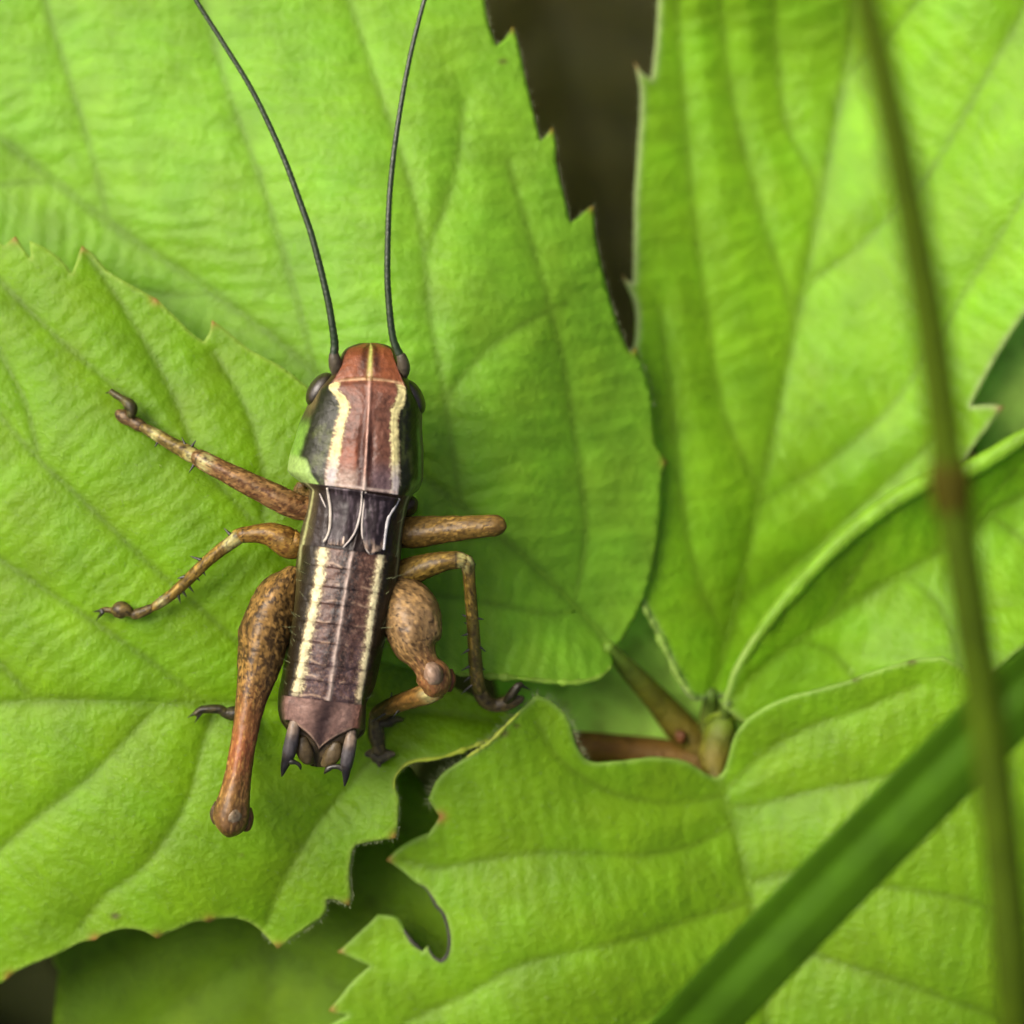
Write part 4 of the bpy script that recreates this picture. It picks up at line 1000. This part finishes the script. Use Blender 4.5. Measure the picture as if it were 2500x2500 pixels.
wing([(884, 1200), (881, 1245), (870, 1291), (856, 1318), (841, 1333)], [(799, 1190), (806, 1245), (804, 1296), (800, 1316), (800, 1330)],
     [([(799, 1192), (803, 1215), (807, 1245), (805, 1290), (797, 1314), (790, 1322)], 5.5, (216, 206, 188)), ([(884, 1200), (881, 1245), (870, 1291), (856, 1316), (838, 1336)], 3.4, PV),
      ([(780, 1205), (788, 1222), (795, 1238)], 2.4, PV), ([(842, 1298), (840, 1310), (838, 1328)], 5, (226, 205, 180)), ([(824, 1222), (832, 1240), (832, 1258)], 1.8, (130, 115, 125))], (48, 37, 38))
wing([(890, 1202), (886, 1245), (884, 1296), (890, 1332), (904, 1352)], [(972, 1216), (951, 1258), (941, 1300), (936, 1330), (926, 1344)],
     [([(893, 1202), (887, 1245), (884, 1296), (891, 1332), (903, 1352), (912, 1350), (918, 1342)], 3.4, PV), ([(974, 1218), (962, 1240), (949, 1262), (941, 1300), (937, 1342)], 6, (214, 212, 210)),
      ([(946, 1246), (940, 1252)], 4, (190, 185, 190)), ([(900, 1308), (903, 1322), (901, 1340)], 3.6, (190, 160, 140)), ([(920, 1236), (928, 1256), (920, 1275)], 1.6, (120, 108, 118))], (42, 32, 34))
# cerci: forked tail hooks
for pts, hook in (([(722, 1752, .262, 14), (717, 1780, .265, 18), (711, 1812, .258, 20), (705, 1840, .248, 20), (699, 1858, .242, 15), (693, 1876, .236, 10), (688, 1896, .23, 2)], [(704, 1856, .245, 9), (714, 1860, .25, 7), (722, 1862, .245, 5), (731, 1868, .24, 5), (734, 1878, .23, 2)]),
                  ([(858, 1782, .245, 14), (856, 1808, .248, 18), (851, 1838, .242, 20), (846, 1866, .234, 19), (845, 1884, .228, 13), (844, 1900, .222, 9), (841, 1919, .216, 2)], [(842, 1878, .23, 10), (828, 1872, .235, 7), (812, 1872, .235, 6), (800, 1878, .23, 7), (792, 1888, .22, 2)])):
    q = catmull(np.array(pts, float), 3)
    V, F, ri, an = tube_geo(at(q[:, 0], q[:, 1], q[:, 2]), np.maximum(q[:, 3] * .82, 1) * K, 18)
    t = ri / ri.max()
    c = np.tile(alb(158, 138, 116), (len(V), 1))
    c = mixc(c, (84, 80, 80), sstep(.12, .40, t)); c = mixc(c, (30, 28, 28), sstep(.5, .72, t)); c = mixc(c, (60, 50, 44), sstep(.55, .75, fbm(an * 2, t * 14, 2)) * .7)
    ce = part(mesh_obj('cercus', V, F, M_CHITIN, None, c))
    q = catmull(np.array(hook, float), 3)
    V, F, ri, an = tube_geo(at(q[:, 0], q[:, 1], q[:, 2]), np.maximum(q[:, 3], 1) * K, 12)
    h = mesh_obj('hook', V, F, M_DARK); adopt(h, ce)
# pale flaps between the cerci
for pts in ([(738, 1800, .235, 12), (742, 1830, .228, 20), (752, 1852, .215, 17), (764, 1862, .2, 6)], [(822, 1812, .23, 12), (815, 1838, .222, 20), (800, 1858, .21, 17), (786, 1868, .2, 6)]):
    q = catmull(np.array(pts, float), 3)
    V, F, ri, an = tube_geo(at(q[:, 0], q[:, 1], q[:, 2]), q[:, 3] * K, 18, .6)
    c = np.tile(alb(92, 78, 50), (len(V), 1)) * (0.6 + .8 * fbm(V[:, 0] * 30, V[:, 1] * 30))[:, None]
    part(mesh_obj('tail_flap', V, F, M_CHITIN, None, c))
# spines on the shins and claws on the feet
def spike(name, p0, p1, r, bend=0.0, mat=M_DARK):
    a = at(*p0); b = at(*p1)
    t = np.linspace(0, 1, 7)[:, None]
    mid = (a + b) / 2 + np.array([0, 0, bend])
    P = (1 - t) ** 2 * a + 2 * t * (1 - t) * mid + t ** 2 * b
    V, F, _, _ = tube_geo(P, np.linspace(r, r * .12, 7) * K, 7)
    part(mesh_obj(name, V, F, mat))
def spines_on(lst, shin, leaf=None, r=5.5):
    P = np.array(shin, float)
    if leaf is not None: P[:, 2] += leaf.z(P[:, 0], P[:, 1]) * np.clip(1 - (P[:, 2] - .04) / .22, 0, 1)
    q = catmull(P, 3.0)
    for x0, y0, x1, y1 in lst:
        k = int(np.argmin(np.hypot(q[:, 0] - x0, q[:, 1] - y0)))
        spike('spine', (.45 * q[k, 0] + .55 * x0, .45 * q[k, 1] + .55 * y0, q[k, 2] + .004), (x0 + 1.35 * (x1 - x0), y0 + 1.35 * (y1 - y0), q[k, 2] + .004), r)
spines_on([(488, 1362, 471, 1359), (497, 1374, 511, 1366), (494, 1390, 500, 1402), (480, 1408, 486, 1416), (460, 1428, 470, 1442), (448, 1444, 454, 1454), (438, 1452, 440, 1468), (446, 1402, 436, 1410), (556, 1297, 549, 1291), (404, 1452, 392, 1456)],
          [(592, 1300, .195, 14), (582, 1310, .19, 18), (565, 1324, .18, 16), (540, 1342, .16, 15), (505, 1371, .135, 14), (475, 1400, .11, 14), (448, 1426, .09, 14), (415, 1455, .07, 13), (385, 1476, .055, 12), (372, 1484, .05, 9)], L2)
spines_on([(1146, 1510, 1132, 1503), (1149, 1545, 1131, 1551), (1150, 1580, 1132, 1594), (1151, 1622, 1132, 1634), (1152, 1648, 1137, 1660), (1155, 1668, 1133, 1688), (1166, 1508, 1177, 1511), (1170, 1572, 1182, 1586), (1156, 1392, 1160, 1380), (1148, 1528, 1137, 1522), (1173, 1625, 1182, 1633)],
          [(1122, 1364, .245, 14), (1138, 1374, .24, 19), (1144, 1394, .225, 15), (1147, 1430, .2, 14), (1151, 1480, .16, 14.5), (1155, 1530, .12, 15), (1158, 1580, .08, 16), (1162, 1630, .03, 17), (1166, 1668, 0, 17), (1172, 1688, -.02, 14)])
spines_on([(460, 1092, 448, 1074), (468, 1088, 476, 1078), (474, 1094, 484, 1100), (472, 1140, 464, 1150), (388, 1078, 380, 1088)], [(486, 1120, .19, 17), (468, 1110, .175, 19), (445, 1097, .15, 18), (420, 1084, .125, 16), (390, 1066, .1, 15), (362, 1050, .07, 13), (346, 1042, .06, 10)], L2)
spines_on([(960, 1738, 920, 1756), (985, 1728, 965, 1746), (950, 1708, 955, 1694), (1050, 1706, 1045, 1718)], [(1070, 1680, .245, 24), (1045, 1692, .235, 26), (1015, 1703, .21, 23), (980, 1715, .17, 21), (945, 1730, .12, 20), (920, 1745, .08, 18), (908, 1752, .07, 12)], L2, 5)
def zl(lf, x, y, d): return float(lf.z(np.array([float(x)]), np.array([float(y)]))[0]) + d
for lf, x0, y0, x1, y1, r in ((L2, 274, 957, 256, 960, 4), (L2, 276, 957, 270, 949, 4), (L2, 250, 1490, 226, 1494, 5), (L2, 252, 1493, 235, 1515, 6), (L2, 486, 1735, 458, 1752, 6), (L2, 492, 1738, 476, 1764, 6), (L2, 976, 1757, 990, 1752, 3), (L2, 956, 1754, 944, 1746, 4)):
    spike('claw', (x0, y0, zl(lf, x0, y0, .05)), (x1, y1, zl(lf, x1, y1, .012)), r, .012)
spike('claw', (1272, 1672, .0), (1295, 1684, -.03), 6, .012)
spike('claw', (1262, 1676, .0), (1276, 1670, -.02), 6, .012)

# ------------------------------------------------------------------ grass in front
def grass_cols(V, c0, f):
    return np.tile(alb(*c0, f), (len(V), 1)) * (.8 + .4 * fbm(V[:, 0] * 6, V[:, 1] * 6))[:, None]
stem = empty('grass_stalk', tuple(at(2485, 2500, 2.2)))
tag(stem, 'thin dark olive grass stalk with a brown joint, crossing above the other blade', 'grass stalk')
q = catmull(np.array([(2000, -700, 3.1, 17), (2060, -250, 3.1, 22), (2112, 0, 3.05, 30), (2158, 194, 3.0, 32), (2228, 543, 2.9, 34), (2279, 841, 2.8, 35), (2318, 1150, 2.7, 36)], float), 14)
V, F, ri, an = tube_geo(at(q[:, 0], q[:, 1], q[:, 2]), q[:, 3] * K, 14)
o = mesh_obj('upper_stalk', V, F, M_GRASS, None, grass_cols(V, (90, 116, 14), .70)); adopt(o, stem)
q = catmull(np.array([(2312, 1105, 2.71, 36), (2318, 1170, 2.69, 43), (2328, 1240, 2.67, 40)], float), 6)
V, F, ri, an = tube_geo(at(q[:, 0], q[:, 1], q[:, 2]), q[:, 3] * K, 14)
o = mesh_obj('joint', V, F, M_GRASS, None, grass_cols(V, (96, 92, 14), .6)); adopt(o, stem)
q = catmull(np.array([(2324, 1200, 2.68, 38), (2368, 1488, 2.6, 38), (2407, 1747, 2.5, 38), (2446, 2070, 2.4, 38), (2485, 2500, 2.2, 38), (2530, 3000, 1.4, 35), (2600, 3800, -2, 34), (2700, 4600, -7, 36), (2720, 4800, -13.2, 38)], float), 20)
V, F, ri, an = tube_geo(at(q[:, 0], q[:, 1], q[:, 2]), q[:, 3] * K, 14)
o = mesh_obj('lower_stalk', V, F, M_GRASS, None, grass_cols(V, (86, 112, 14), .70)); adopt(o, stem)

blade = empty('grass_blade', tuple(at(1740, 2461, .7)))  # the wide grass blade
tag(blade, 'wide dark green grass blade lying diagonally in front of the bitten leaflet', 'grass blade')
q = catmull(np.array([(4200, -100, -1.0, 8), (3500, 680, .3, 45), (2950, 1240, 1.3, 66), (2600, 1595, 1.36, 74), (2445, 1742, 1.36, 77), (2236, 1952, 1.32, 78), (2000, 2190, 1.24, 80), (1740, 2461, 1.08, 82), (1500, 2720, .5, 82), (1150, 3150, -1.2, 80), (900, 3500, -4, 74), (800, 3650, -8, 64), (780, 3700, -13.3, 50)], float), 16)
P = at(q[:, 0], q[:, 1], q[:, 2])
T = np.gradient(P, axis=0); T /= np.linalg.norm(T, axis=1)[:, None]
A = np.cross(T, np.array([0, 0, 1.0])); A /= np.linalg.norm(A, axis=1)[:, None] + 1e-9
B = np.cross(A, T)
tt = np.linspace(-1, 1, 29)
prof = hermite([-1, -.75, -.3, 0, .25, .6, 1], [.26, .17, 0, .07, .10, .0, -.18], -tt) + 0.012 * np.cos(tt * 40)
V = P[:, None] + (q[:, 3] * K)[:, None, None] * (tt[None, :, None] * A[:, None] + prof[None, :, None] * B[:, None])
m = len(tt); n = len(P)
F = [(i * m + j, i * m + j + 1, (i + 1) * m + j + 1, (i + 1) * m + j) for i in range(n - 1) for j in range(m - 1)]
V = V.reshape(-1, 3)
c = grass_cols(V, (80, 128, 12), .68)
o = mesh_obj('blade', V, F, M_GRASS, None, c); adopt(o, blade)
o.modifiers.new('thickness', 'SOLIDIFY').thickness = 0.012
q2 = q[:, :3]
V, F, ri, an = tube_geo(P - B * 0.006, q[:, 3] * K * 0.09, 8)
o = mesh_obj('midrib', V, F, M_GRASS, None, grass_cols(V, (120, 160, 55), .9)); adopt(o, blade)
